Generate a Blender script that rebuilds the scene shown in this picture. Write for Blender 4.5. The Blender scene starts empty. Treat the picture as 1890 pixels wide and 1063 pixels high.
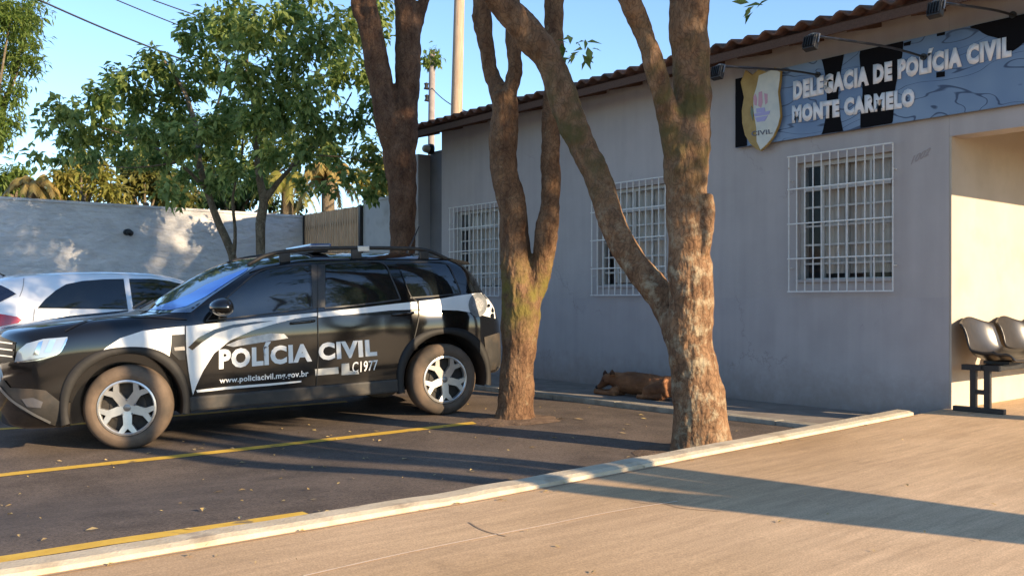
import bpy, bmesh, math, random
from mathutils import Vector, Matrix, noise
from mathutils.bvhtree import BVHTree
from mathutils.geometry import delaunay_2d_cdt
R = math.radians
rng = random.Random(7)
scene = bpy.context.scene
COL = scene.collection

# ------------------------------------------------------------------ camera, sky, sun, exposure
W_PX, H_PX = 1890.0, 1063.0
FPX, CX, HY, CAM_H = 1700.0, 945.0, 553.0, 1.36
RX, RY, FX, FY = .634, .773, -.773, .634          # camera right and forward in the ground plane
cam_data = bpy.data.cameras.new('camera')
cam = bpy.data.objects.new('camera', cam_data); COL.objects.link(cam)
cam.location = (0, 0, CAM_H)
cam.rotation_euler = (R(90), 0, math.atan2(-FX, FY))
cam_data.sensor_width = 36
cam_data.lens = 36 * FPX / W_PX
cam_data.shift_y = (HY - H_PX / 2) / W_PX
cam_data.clip_start = .05; cam_data.clip_end = 2000
scene.camera = cam

SUN_EL, SUN_AZ = 17.0, 14.5                         # azimuth measured from +X towards +Y
world = bpy.data.worlds.new('World'); scene.world = world; world.use_nodes = True
wn = world.node_tree.nodes; wl = world.node_tree.links
sky = wn.new('ShaderNodeTexSky'); sky.sky_type = 'NISHITA'; sky.sun_disc = False
sky.sun_elevation = R(SUN_EL); sky.sun_rotation = R(90 - SUN_AZ)
sky.altitude = 800; sky.air_density = 1.0; sky.dust_density = .15; sky.ozone_density = 3.0
wn['Background'].inputs[1].default_value = .138
wl.new(sky.outputs[0], wn['Background'].inputs[0])
sd = bpy.data.lights.new('sun', 'SUN'); sd.energy = 5.0; sd.angle = R(.5); sd.color = (1, .77, .50)
sun = bpy.data.objects.new('sun', sd); COL.objects.link(sun)
sdir = Vector((math.cos(R(SUN_AZ)) * math.cos(R(SUN_EL)), math.sin(R(SUN_AZ)) * math.cos(R(SUN_EL)), math.sin(R(SUN_EL))))
sun.rotation_euler = sdir.to_track_quat('Z', 'Y').to_euler()
scene.view_settings.view_transform = 'Standard'; scene.view_settings.look = 'None'
scene.view_settings.gamma = 1; scene.view_settings.exposure = 1.2
scene.cycles.max_bounces = 6; scene.cycles.transparent_max_bounces = 12

# ------------------------------------------------------------------ pixel helpers
C0 = Vector((0, 0, CAM_H))
def ray(x, y):
    r = (x - CX) / FPX
    return Vector((RX * r + FX, RY * r + FY, (HY - y) / FPX))
def onY(x, y, Y): d = ray(x, y); return C0 + d * (Y / d.y)
def onX(x, y, X): d = ray(x, y); return C0 + d * (X / d.x)
def at(x, y, Z): return C0 + ray(x, y) * Z

# ------------------------------------------------------------------ materials
MATS = {}
class NT:
    def __init__(s, m): s.t = m.node_tree; s.n = s.t.nodes; s.l = s.t.links
    def new(s, t, **kw):
        n = s.n.new(t)
        for k, v in kw.items(): setattr(n, k, v)
        return n
    def link(s, a, b): s.l.new(a, b)
def mat(name, color, rough=.6, metal=0, spec=.5, coat=0, **k):
    if name in MATS: return MATS[name]
    m = bpy.data.materials.new(name); m.use_nodes = True
    b = m.node_tree.nodes['Principled BSDF']
    b.inputs['Base Color'].default_value = (*color, 1)
    b.inputs['Roughness'].default_value = rough
    b.inputs['Metallic'].default_value = metal
    b.inputs['Specular IOR Level'].default_value = spec
    b.inputs['Coat Weight'].default_value = coat
    b.inputs['Coat Roughness'].default_value = .06
    MATS[name] = m
    return m
def noisy(name, c1, c2, scale=5, rough=.7, bump=.2, bscale=40, detail=6, c3=None, s3=1.2, t3=(.55, .7), dist=.02, spec=.35, stretch=(1, 1, 1), metal=0, coat=0, rvar=.0):
    """two-colour noise with bump, plus large patches of a third colour"""
    if name in MATS: return MATS[name]
    m = mat(name, c1, rough, metal, spec, coat); q = NT(m); b = q.n['Principled BSDF']
    tc = q.new('ShaderNodeTexCoord'); mp = q.new('ShaderNodeMapping'); mp.inputs['Scale'].default_value = stretch
    q.link(tc.outputs['Object'], mp.inputs[0])
    n1 = q.new('ShaderNodeTexNoise'); n1.inputs['Scale'].default_value = scale; n1.inputs['Detail'].default_value = detail
    n1.inputs['Roughness'].default_value = .65
    q.link(mp.outputs[0], n1.inputs['Vector'])
    cr = q.new('ShaderNodeValToRGB'); cr.color_ramp.elements[0].position = .35; cr.color_ramp.elements[1].position = .68
    cr.color_ramp.elements[0].color = (*c1, 1); cr.color_ramp.elements[1].color = (*c2, 1)
    q.link(n1.outputs['Fac'], cr.inputs[0]); out = cr.outputs[0]
    if c3:
        n3 = q.new('ShaderNodeTexNoise'); n3.inputs['Scale'].default_value = s3; n3.inputs['Detail'].default_value = 5
        q.link(mp.outputs[0], n3.inputs['Vector'])
        mr = q.new('ShaderNodeMapRange'); mr.inputs[1].default_value = t3[0]; mr.inputs[2].default_value = t3[1]
        q.link(n3.outputs['Fac'], mr.inputs[0])
        mx = q.new('ShaderNodeMixRGB'); mx.inputs[2].default_value = (*c3, 1)
        q.link(mr.outputs[0], mx.inputs[0]); q.link(out, mx.inputs[1]); out = mx.outputs[0]
    q.link(out, b.inputs['Base Color'])
    if rvar:
        rr = q.new('ShaderNodeMapRange'); rr.inputs[3].default_value = rough - rvar; rr.inputs[4].default_value = rough + rvar
        q.link(n1.outputs['Fac'], rr.inputs[0]); q.link(rr.outputs[0], b.inputs['Roughness'])
    if bump:
        n2 = q.new('ShaderNodeTexNoise'); n2.inputs['Scale'].default_value = bscale; n2.inputs['Detail'].default_value = 8
        q.link(mp.outputs[0], n2.inputs['Vector'])
        bp = q.new('ShaderNodeBump'); bp.inputs['Strength'].default_value = bump; bp.inputs['Distance'].default_value = dist
        q.link(n2.outputs['Fac'], bp.inputs['Height']); q.link(bp.outputs[0], b.inputs['Normal'])
    return m
def leaf_mat(name, cols, trans=.35, rough=.5):
    if name in MATS: return MATS[name]
    m = bpy.data.materials.new(name); m.use_nodes = True; q = NT(m)
    b = q.n['Principled BSDF']; out = q.n['Material Output']
    g = q.new('ShaderNodeNewGeometry'); cr = q.new('ShaderNodeValToRGB')
    els = cr.color_ramp.elements
    for i, c in enumerate(cols):
        e = els[i] if i < 2 else els.new(0)
        e.position = i / (len(cols) - 1) if len(cols) > 1 else 0; e.color = (*c, 1)
    for i, c in enumerate(cols):
        pass
    q.link(g.outputs['Random Per Island'], cr.inputs[0])
    q.link(cr.outputs[0], b.inputs['Base Color']); b.inputs['Roughness'].default_value = rough
    b.inputs['Specular IOR Level'].default_value = .3
    tr = q.new('ShaderNodeBsdfTranslucent'); hs = q.new('ShaderNodeHueSaturation')
    hs.inputs['Value'].default_value = 1.5; hs.inputs['Hue'].default_value = .485
    q.link(cr.outputs[0], hs.inputs['Color']); q.link(hs.outputs[0], tr.inputs[0])
    mx = q.new('ShaderNodeMixShader'); mx.inputs[0].default_value = trans
    q.link(b.outputs[0], mx.inputs[1]); q.link(tr.outputs[0], mx.inputs[2]); q.link(mx.outputs[0], out.inputs[0])
    MATS[name] = m
    return m

# ------------------------------------------------------------------ object helpers
def link_mesh(name, me, m=None, parent=None, smooth=False):
    o = bpy.data.objects.new(name, me); COL.objects.link(o)
    if m is not None:
        if not isinstance(m, (list, tuple)): m = [m]
        for k in m: me.materials.append(k)
    if parent is not None: o.parent = parent
    if smooth:
        for p in me.polygons: p.use_smooth = True
    return o
def tag(o, label, cat, group=None):
    o['label'] = label; o['category'] = cat
    if group: o['group'] = group
    return o
def thing(name, label, cat, loc=(0, 0, 0), rotz=0, group=None):
    o = bpy.data.objects.new(name, None); COL.objects.link(o); o.location = loc; o.rotation_euler = (0, 0, rotz)
    o.empty_display_size = .1
    return tag(o, label, cat, group)
def struct(o, kind='structure'): o['kind'] = kind; return o
class MB:
    def __init__(s): s.bm = bmesh.new()
    def box(s, lo, hi, bev=0, mtx=None):
        lo, hi = Vector(lo), Vector(hi)
        m = Matrix.Translation((lo + hi) / 2) @ Matrix.Diagonal((*(hi - lo), 1))
        if mtx is not None: m = mtx @ m
        r = bmesh.ops.create_cube(s.bm, size=1, matrix=m)
        if bev:
            es = list({e for v in r['verts'] for e in v.link_edges})
            bmesh.ops.bevel(s.bm, geom=es, offset=bev, segments=2, affect='EDGES', profile=.6)
        return s
    def bar(s, a, b, w, d=None, up=(0, 0, 1)):
        """rectangular bar from a to b"""
        a, b = Vector(a), Vector(b); z = (b - a); L = z.length; z.normalize(); d = d or w
        u = Vector(up)
        if abs(u.dot(z)) > .95: u = Vector((0, 1, 0))
        x = u.cross(z).normalized(); y = z.cross(x)
        m = Matrix((x, y, z)).transposed().to_4x4(); m.translation = (a + b) / 2
        bmesh.ops.create_cube(s.bm, size=1, matrix=m @ Matrix.Diagonal((w, d, L, 1)))
        return s
    def tube(s, pts, rad, n=8, cap=True, closed=False):
        pts = [Vector(p) for p in pts]
        if not isinstance(rad, (list, tuple)): rad = [rad] * len(pts)
        rings = []; prev = None; N = len(pts)
        for i, p in enumerate(pts):
            if closed: t = pts[(i + 1) % N] - pts[i - 1]
            else: t = pts[min(i + 1, N - 1)] - pts[max(i - 1, 0)]
            t.normalize()
            if prev is None:
                u = Vector((0, 0, 1)) if abs(t.z) < .9 else Vector((1, 0, 0))
                x = u.cross(t).normalized()
            else:
                x = (prev - t * prev.dot(t)).normalized()
            prev = x; y = t.cross(x)
            rings.append([s.bm.verts.new(p + (x * math.cos(a) + y * math.sin(a)) * rad[i]) for a in (2 * math.pi * k / n for k in range(n))])
        for i in range(N if closed else N - 1):
            A, B = rings[i], rings[(i + 1) % N]
            for k in range(n): s.bm.faces.new((A[k], A[(k + 1) % n], B[(k + 1) % n], B[k]))
        if cap and not closed:
            s.bm.faces.new(list(reversed(rings[0]))); s.bm.faces.new(rings[-1])
        return s
    def lathe(s, prof, axis='y', n=40, centre=(0, 0, 0)):
        """prof: list of (r, h); revolves about axis through centre"""
        c = Vector(centre); rings = []
        for r, h in prof:
            ring = []
            for k in range(n):
                a = 2 * math.pi * k / n; u, v = r * math.cos(a), r * math.sin(a)
                p = {'y': Vector((u, h, v)), 'z': Vector((u, v, h)), 'x': Vector((h, u, v))}[axis]
                ring.append(s.bm.verts.new(c + p))
            rings.append(ring)
        for A, B in zip(rings, rings[1:]):
            for k in range(n): s.bm.faces.new((A[k], A[(k + 1) % n], B[(k + 1) % n], B[k]))
        return s
    def prism(s, poly, axis='y', h0=0, h1=.01):
        """extrude a 2D polygon (list of (u, v)) between h0 and h1 along axis"""
        def P(u, v, h): return {'y': (u, h, v), 'z': (u, v, h), 'x': (h, u, v)}[axis]
        a = [s.bm.verts.new(P(u, v, h0)) for u, v in poly]; b = [s.bm.verts.new(P(u, v, h1)) for u, v in poly]
        s.bm.faces.new(a); s.bm.faces.new(list(reversed(b)))
        n = len(poly)
        for k in range(n): s.bm.faces.new((a[k], b[k], b[(k + 1) % n], a[(k + 1) % n]))
        return s
    def poly(s, pts): s.bm.faces.new([s.bm.verts.new(p) for p in pts]); return s
    def build(s, name, m, parent=None, smooth=False, recalc=True):
        if recalc: bmesh.ops.recalc_face_normals(s.bm, faces=s.bm.faces)
        me = bpy.data.meshes.new(name); s.bm.to_mesh(me); s.bm.free()
        return link_mesh(name, me, m, parent, smooth)
def evaluated(o):
    dg = bpy.context.evaluated_depsgraph_get(); dg.update()
    return bpy.data.meshes.new_from_object(o.evaluated_get(dg))
def remesh(bm, voxel, smooth_it=4):
    """fuse overlapping tubes of a bmesh into one continuous skin"""
    me = bpy.data.meshes.new('tmp'); bmesh.ops.recalc_face_normals(bm, faces=bm.faces); bm.to_mesh(me); bm.free()
    o = bpy.data.objects.new('tmp', me); COL.objects.link(o)
    md = o.modifiers.new('r', 'REMESH'); md.mode = 'VOXEL'; md.voxel_size = voxel
    if smooth_it:
        sm = o.modifiers.new('s', 'SMOOTH'); sm.iterations = smooth_it; sm.factor = .5
    res = evaluated(o); bpy.data.objects.remove(o); bpy.data.meshes.remove(me)
    for p in res.polygons: p.use_smooth = True
    return res
def push(me, f):
    """move every vertex along its normal by f(position)"""
    N = [n.vector.copy() for n in me.vertex_normals]; co = []
    for v, n in zip(me.vertices, N): co.extend(v.co + n * f(v.co))
    me.vertices.foreach_set('co', co); me.update()
def smooth_path(pts, n=6):
    """Catmull-Rom through tuples"""
    out = []; P = [Vector(p) for p in pts]
    for i in range(len(P) - 1):
        p0, p1, p2, p3 = P[max(i - 1, 0)], P[i], P[i + 1], P[min(i + 2, len(P) - 1)]
        for k in range(n):
            t = k / n
            out.append(.5 * ((2 * p1) + (p2 - p0) * t + (2 * p0 - 5 * p1 + 4 * p2 - p3) * t * t + (3 * p1 - p0 - 3 * p2 + p3) * t ** 3))
    out.append(P[-1]); return out

# ------------------------------------------------------------------ ground heights
FAC_Y = 8.40
def lerp(a, b, t): return a + (b - a) * max(0, min(1, t))
def kerb_z(Y): return lerp(.30, .345, (Y - 3) / 2.5) if Y < 5.5 else lerp(.345, .40, (Y - 5.5) / 2.8)
def kerb_x(Y): return -4.12 + .006 * (Y - 3)
def asphalt_z(X, Y):
    b = .105 + .04 * (min(Y, 5.5) - 2.4)
    if Y > 5.5: b -= .008 * (Y - 5.5)
    t = max(0, min(1, (X + 6.9) / 2.7)); t = t * t * (3 - 2 * t)
    k = kerb_z(Y) - (lerp(.008, .03, (Y - 1.2) / 1.6) if Y < 2.8 else lerp(.03, .14, (Y - 2.8) / 2.7))
    return b + (k - b) * t
def ramp_z(X, Y):
    z = kerb_z(Y) - .036
    return z + max(0, min(.2, (-Y - 1.5) * -.03)) * 0
def grid(name, x0, x1, y0, y1, nx, ny, zf, m, xf=None):
    vs = []; fs = []
    for j in range(ny + 1):
        Y = y0 + (y1 - y0) * j / ny
        for i in range(nx + 1):
            X = x0 + (x1 - x0) * i / nx
            if xf: X = xf(X, Y, i / nx)
            vs.append((X, Y, zf(X, Y)))
    for j in range(ny):
        for i in range(nx):
            a = j * (nx + 1) + i; fs.append((a, a + 1, a + nx + 2, a + nx + 1))
    me = bpy.data.meshes.new(name); me.from_pydata(vs, [], fs)
    return link_mesh(name, me, m, None, True)
# --------- ground materials
def asphalt_material():
    m = noisy('asphalt', (.082, .063, .050), (.135, .104, .082), 3.0, .85, .55, 160, c3=(.165, .125, .095), s3=.8, t3=(.48, .75), dist=.006, spec=.3)
    q = NT(m); b = q.n['Principled BSDF']
    base = b.inputs['Base Color'].links[0].from_socket
    tc = q.new('ShaderNodeTexCoord')
    v = q.new('ShaderNodeTexVoronoi'); v.inputs['Scale'].default_value = 110
    q.link(tc.outputs['Object'], v.inputs['Vector'])
    cr = q.new('ShaderNodeMapRange'); cr.inputs[1].default_value = .0; cr.inputs[2].default_value = 1
    cr.inputs[3].default_value = .55; cr.inputs[4].default_value = 1.55
    q.link(v.outputs['Color'], cr.inputs[0])
    mx = q.new('ShaderNodeMixRGB', blend_type='MULTIPLY'); mx.inputs[0].default_value = 1
    q.link(base, mx.inputs[1]); q.link(cr.outputs[0], mx.inputs[2]); q.link(mx.outputs[0], b.inputs['Base Color'])
    return m
def concrete_material():
    m = noisy('ramp_concrete', (.51, .352, .215), (.63, .45, .285), 2.2, .85, .10, 70, c3=(.40, .262, .14), s3=.55, t3=(.46, .70), dist=.008, spec=.25, stretch=(1, .55, 1))
    q = NT(m); b = q.n['Principled BSDF']; base = b.inputs['Base Color'].links[0].from_socket
    tc = q.new('ShaderNodeTexCoord'); mp = q.new('ShaderNodeMapping'); mp.inputs['Scale'].default_value = (9, .8, 1)
    mp.inputs['Rotation'].default_value = (0, 0, R(4))
    q.link(tc.outputs['Object'], mp.inputs[0])
    n = q.new('ShaderNodeTexNoise'); n.inputs['Scale'].default_value = 2.0; n.inputs['Detail'].default_value = 7; n.inputs['Roughness'].default_value = .7
    q.link(mp.outputs[0], n.inputs['Vector'])
    r1 = q.new('ShaderNodeMapRange'); r1.inputs[1].default_value = .3; r1.inputs[2].default_value = .7; r1.inputs[3].default_value = .80; r1.inputs[4].default_value = 1.14
    q.link(n.outputs['Fac'], r1.inputs[0])
    mx = q.new('ShaderNodeMixRGB', blend_type='MULTIPLY'); mx.inputs[0].default_value = 1
    q.link(base, mx.inputs[1]); q.link(r1.outputs[0], mx.inputs[2])
    # fine speckle and cracks
    n2 = q.new('ShaderNodeTexNoise'); n2.inputs['Scale'].default_value = 130; q.link(tc.outputs['Object'], n2.inputs['Vector'])
    r2 = q.new('ShaderNodeMapRange'); r2.inputs[1].default_value = .3; r2.inputs[2].default_value = .7; r2.inputs[3].default_value = .8; r2.inputs[4].default_value = 1.2
    q.link(n2.outputs['Fac'], r2.inputs[0])
    m2 = q.new('ShaderNodeMixRGB', blend_type='MULTIPLY'); m2.inputs[0].default_value = 1
    q.link(mx.outputs[0], m2.inputs[1]); q.link(r2.outputs[0], m2.inputs[2])
    # old stains
    n3 = q.new('ShaderNodeTexNoise'); n3.inputs['Scale'].default_value = 1.7; n3.inputs['Detail'].default_value = 9; n3.inputs['Roughness'].default_value = .7; q.link(tc.outputs['Object'], n3.inputs['Vector'])
    r3 = q.new('ShaderNodeMapRange'); r3.inputs[1].default_value = .60; r3.inputs[2].default_value = .72; r3.inputs[3].default_value = 1; r3.inputs[4].default_value = .72
    q.link(n3.outputs['Fac'], r3.inputs[0]); m3 = q.new('ShaderNodeMixRGB', blend_type='MULTIPLY'); m3.inputs[0].default_value = 1
    q.link(m2.outputs[0], m3.inputs[1]); q.link(r3.outputs[0], m3.inputs[2]); q.link(m3.outputs[0], b.inputs['Base Color'])
    return m
M_ASPH = asphalt_material(); M_RAMP = concrete_material()
M_KERB = noisy('kerb_paint', (.44, .37, .265), (.56, .48, .36), 6, .8, .4, 60, c3=(.27, .21, .15), s3=5, t3=(.56, .76), dist=.01)
M_YEL = noisy('yellow_paint', (.60, .36, .045), (.72, .46, .07), 12, .75, .3, 120, c3=(.24, .17, .08), s3=9, t3=(.60, .72), dist=.005)
M_SIDE = noisy('sidewalk_concrete', (.20, .17, .145), (.30, .26, .22), 4, .85, .4, 60, dist=.01)
M_SOIL = noisy('soil', (.10, .07, .045), (.16, .12, .07), 2, .95, .5, 20)

struct(grid('ground', -320, 320, -320, 320, 40, 40, lambda X, Y: -.35, M_SOIL))
struct(grid('asphalt', -17.2, -4.0, -9, 7.2, 50, 64, asphalt_z, M_ASPH, lambda X, Y, t: lerp(-17.2, kerb_x(Y) - .02, t)))
struct(grid('street', -40, 40, -40, -8.9, 4, 4, lambda X, Y: -.06, M_ASPH))
struct(grid('ramp', -4.0, 14, -6, 13.5, 50, 60, ramp_z, M_RAMP, lambda X, Y, t: kerb_x(min(Y, 8.4)) + .1 + (14 + 4.0) * t if Y < 8.3 else lerp(-4.0, 14, t)))
# kerb between the parking and the ramp
def kerb_mesh():
    bm = bmesh.new(); prev = None
    Y = -6.0; ks = []
    while Y <= 7.95: ks.append(Y); Y += .15
    for Y in ks:
        x, z = kerb_x(Y), kerb_z(Y); j = .006 * noise.noise(Vector((Y * 2.1, 3, 0))); z += .006 * noise.noise(Vector((Y * 3.3, 9, 0)))
        pr = [(x - .06 + j, -.2), (x - .06 + j, z - .012), (x - .045 + j, z), (x + .06 + j, z - .002), (x + .10 + j, z - .014), (x + .125 + j, -.2)]
        ring = [bm.verts.new((a, Y, b)) for a, b in pr]
        if prev:
            for k in range(5): bm.faces.new((prev[k], prev[k + 1], ring[k + 1], ring[k]))
        else: bm.faces.new(ring)
        prev = ring
    bm.faces.new(list(reversed(prev)))
    bmesh.ops.recalc_face_normals(bm, faces=bm.faces)
    me = bpy.data.meshes.new('kerb'); bm.to_mesh(me); bm.free()
    return struct(link_mesh('kerb', me, M_KERB))
kerb_mesh()
def strip(name, pts, w, m, zf, lift=.004):
    """painted line along ground points"""
    P = smooth_path([(x, y, 0) for x, y in pts], 24); bm = bmesh.new(); prev = None
    for i, p in enumerate(P):
        t = (P[min(i + 1, len(P) - 1)] - P[max(i - 1, 0)]).normalized(); n = Vector((-t.y, t.x, 0))
        ww = w * (1 + .12 * noise.noise(Vector((p.y * 5, p.x * 5, 1))))
        a, b = p + n * ww / 2, p - n * ww / 2
        ring = [bm.verts.new((v.x, v.y, zf(v.x, v.y) + lift)) for v in (a, p, b)]
        if prev:
            for k in range(2): bm.faces.new((prev[k], prev[k + 1], ring[k + 1], ring[k]))
        prev = ring
    bmesh.ops.recalc_face_normals(bm, faces=bm.faces)
    for f in bm.faces:
        if f.normal.z < 0: f.normal_flip()
    me = bpy.data.meshes.new(name); bm.to_mesh(me); bm.free()
    return struct(link_mesh(name, me, m, None, True))
def ground_px(x, y, zf):
    z = .1
    for _ in range(12):
        d = ray(x, y); t = (z - CAM_H) / d.z; p = C0 + d * t; z = zf(p.x, p.y)
    return p
gp = lambda x, y: tuple(ground_px(x, y, asphalt_z)[:2])
a_, b_ = Vector(gp(0, 877)), Vector(gp(905, 777))
strip('parking_line', [tuple(a_ + (a_ - b_) * 1.0), tuple(a_), gp(330, 842), gp(600, 812), tuple(b_)], .135, M_YEL, asphalt_z)
strip('kerb_line', [(kerb_x(y) - .125, y) for y in (-5, -2, 0, .8, 1.4, 1.9, 2.15)], .11, M_YEL, asphalt_z)
strip('parking_line', [(-12.2, -3.0), gp(0, 792), gp(99, 786), gp(320, 768), gp(480, 754), gp(640, 741)], .13, M_YEL, asphalt_z)
# sidewalk along the facade with its own kerb
mb = MB(); mb.box((-16.9, 7.24, -.2), (-4.0, FAC_Y + .15, .262)); struct(mb.build('sidewalk', M_SIDE))
mb = MB()
x = -16.9
while x < -4.15:
    mb.box((x, 7.08, -.2), (min(x + .995, -4.08), 7.235, .272), .012); x += 1.0
struct(mb.build('sidewalk_kerb', noisy('old_kerb', (.27, .24, .19), (.40, .36, .29), 7, .8, .4, 50, c3=(.2, .17, .13), s3=4)))

# ------------------------------------------------------------------ text helper
def text_mesh(body, size=1.0, bold=0.0, extrude=0.0):
    """flat text as a bmesh normalised to width 1 (x 0..1) and cap height 1 (y 0..1 for capitals)"""
    def curve(t):
        cu = bpy.data.curves.new('t', 'FONT'); cu.body = t; cu.size = 1; cu.offset = bold; cu.resolution_u = 3; cu.space_character = 1 + bold * 2.0
        o = bpy.data.objects.new('t', cu); COL.objects.link(o); me = evaluated(o)
        bpy.data.objects.remove(o); bpy.data.curves.remove(cu); return me
    ref = curve('H'); h0 = min(v.co.y for v in ref.vertices); h1 = max(v.co.y for v in ref.vertices); bpy.data.meshes.remove(ref)
    me = curve(body); bm = bmesh.new(); bm.from_mesh(me); bpy.data.meshes.remove(me)
    x0 = min(v.co.x for v in bm.verts); x1 = max(v.co.x for v in bm.verts)
    for v in bm.verts: v.co = Vector(((v.co.x - x0) / (x1 - x0), (v.co.y - h0) / (h1 - h0), 0))
    bmesh.ops.remove_doubles(bm, verts=bm.verts, dist=1e-5)
    return bm
def bilin(q, u, v):
    """q: four corners bl, br, tr, tl"""
    return (Vector(q[0]) * (1 - u) + Vector(q[1]) * u) * (1 - v) + (Vector(q[3]) * (1 - u) + Vector(q[2]) * u) * v
def wall_text(name, body, quad, m, parent, bold, thick=.006):
    bm = text_mesh(body, bold=bold)
    r = bmesh.ops.extrude_face_region(bm, geom=list(bm.faces)); top = [e for e in r['geom'] if isinstance(e, bmesh.types.BMVert)]
    tset = set(top)
    for v in bm.verts:
        p = bilin(quad, v.co.x, v.co.y)
        if v in tset: p.y -= thick
        v.co = p
    mb = MB(); mb.bm.free(); mb.bm = bm
    return mb.build(name, m, parent)

# ------------------------------------------------------------------ the police station
def facade_material(name, upper, lower, zsplit):
    m = noisy(name, upper, tuple(c * .9 for c in upper), 1.6, .85, .25, 45, dist=.006, spec=.25)
    q = NT(m); b = q.n['Principled BSDF']; base = b.inputs['Base Color'].links[0].from_socket
    tc = q.new('ShaderNodeTexCoord'); sx = q.new('ShaderNodeSeparateXYZ'); q.link(tc.outputs['Object'], sx.inputs[0])
    gt = q.new('ShaderNodeMath', operation='LESS_THAN'); gt.inputs[1].default_value = zsplit
    q.link(sx.outputs['Z'], gt.inputs[0])
    n = q.new('ShaderNodeTexNoise'); n.inputs['Scale'].default_value = 2.5; n.inputs['Detail'].default_value = 8
    q.link(tc.outputs['Object'], n.inputs['Vector'])
    cr = q.new('ShaderNodeValToRGB'); cr.color_ramp.elements[0].color = (*[c * .92 for c in lower], 1); cr.color_ramp.elements[1].color = (*lower, 1)
    cr.color_ramp.elements[0].position = .35; cr.color_ramp.elements[1].position = .6
    q.link(n.outputs['Fac'], cr.inputs[0])
    mx = q.new('ShaderNodeMixRGB'); q.link(gt.outputs[0], mx.inputs[0]); q.link(base, mx.inputs[1]); q.link(cr.outputs[0], mx.inputs[2])
    # dirt streaks running down the plaster
    mp = q.new('ShaderNodeMapping'); mp.inputs['Scale'].default_value = (5, 5, .35); q.link(tc.outputs['Object'], mp.inputs[0])
    n2 = q.new('ShaderNodeTexNoise'); n2.inputs['Scale'].default_value = 1.6; n2.inputs['Detail'].default_value = 6; q.link(mp.outputs[0], n2.inputs['Vector'])
    r2 = q.new('ShaderNodeMapRange'); r2.inputs[1].default_value = .35; r2.inputs[2].default_value = .75; r2.inputs[3].default_value = 1.03; r2.inputs[4].default_value = .93
    q.link(n2.outputs['Fac'], r2.inputs[0])
    m2 = q.new('ShaderNodeMixRGB', blend_type='MULTIPLY'); m2.inputs[0].default_value = 1
    q.link(mx.outputs[0], m2.inputs[1]); q.link(r2.outputs[0], m2.inputs[2])
    # splashed dirt along the foot, faint repair patches, a few hairline cracks
    n3 = q.new('ShaderNodeTexNoise'); n3.inputs['Scale'].default_value = 9; n3.inputs['Detail'].default_value = 9; n3.inputs['Roughness'].default_value = .7; q.link(tc.outputs['Object'], n3.inputs['Vector'])
    zz = q.new('ShaderNodeMath', operation='MULTIPLY_ADD'); zz.inputs[1].default_value = -.55; q.link(n3.outputs['Fac'], zz.inputs[0]); q.link(sx.outputs['Z'], zz.inputs[2])
    dr = q.new('ShaderNodeMapRange'); dr.inputs[1].default_value = -.05; dr.inputs[2].default_value = .42; dr.inputs[3].default_value = .62; dr.inputs[4].default_value = 0; q.link(zz.outputs[0], dr.inputs[0])
    m3 = q.new('ShaderNodeMixRGB'); m3.inputs[2].default_value = (.20, .15, .115, 1); q.link(dr.outputs[0], m3.inputs[0]); q.link(m2.outputs[0], m3.inputs[1])
    n4 = q.new('ShaderNodeTexVoronoi'); n4.inputs['Scale'].default_value = .8; n4.feature = 'DISTANCE_TO_EDGE'
    wv = q.new('ShaderNodeMixRGB', blend_type='ADD'); wv.inputs[0].default_value = .35; q.link(tc.outputs['Object'], wv.inputs[1]); q.link(n3.outputs['Color'], wv.inputs[2]); q.link(wv.outputs[0], n4.inputs['Vector'])
    ck = q.new('ShaderNodeMapRange'); ck.inputs[1].default_value = .0015; ck.inputs[2].default_value = .004; ck.inputs[3].default_value = .55; ck.inputs[4].default_value = 0; q.link(n4.outputs['Distance'], ck.inputs[0])
    n5 = q.new('ShaderNodeTexNoise'); n5.inputs['Scale'].default_value = .9; q.link(tc.outputs['Object'], n5.inputs['Vector'])
    km = q.new('ShaderNodeMapRange'); km.inputs[1].default_value = .56; km.inputs[2].default_value = .62; q.link(n5.outputs['Fac'], km.inputs[0])
    kk = q.new('ShaderNodeMath', operation='MULTIPLY'); q.link(ck.outputs[0], kk.inputs[0]); q.link(km.outputs[0], kk.inputs[1])
    m4 = q.new('ShaderNodeMixRGB'); m4.inputs[2].default_value = (.16, .14, .13, 1); q.link(kk.outputs[0], m4.inputs[0]); q.link(m3.outputs[0], m4.inputs[1])
    q.link(m4.outputs[0], b.inputs['Base Color']); return m
M_FAC = facade_material('grey_plaster', (.425, .392, .382), (.41, .382, .38), 1.38)
M_SIDEW = noisy('shaded_grey_plaster', (.17, .17, .185), (.21, .21, .225), 2, .85, .2, 40, dist=.005)  # darker grey, with the shade of the recess put into the colour
M_CREAM = noisy('cream_plaster', (.43, .375, .30), (.49, .43, .35), 1.5, .85, .2, 45, dist=.005, c3=(.38, .33, .265), s3=2.5, t3=(.55, .8))
M_TILE = noisy('clay_tile', (.10, .05, .036), (.19, .10, .07), 9, .85, .4, 40, c3=(.07, .055, .05), s3=3, t3=(.45, .7), dist=.01)
M_WOOD = noisy('dark_eave_wood', (.065, .034, .022), (.11, .06, .04), 6, .75, .4, 30, stretch=(8, 1, 8), dist=.004)
M_WHITE = noisy('white_metal_paint', (.60, .595, .575), (.72, .715, .69), 20, .5, .1, 60, c3=(.36, .26, .19), s3=14, t3=(.66, .76), dist=.002)
M_WFRAME = noisy('shaded_frame_paint', (.40, .395, .375), (.50, .495, .47), 14, .5, .1, 60, dist=.002)  # white frames greyed: shade of the opening put into the colour
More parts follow.
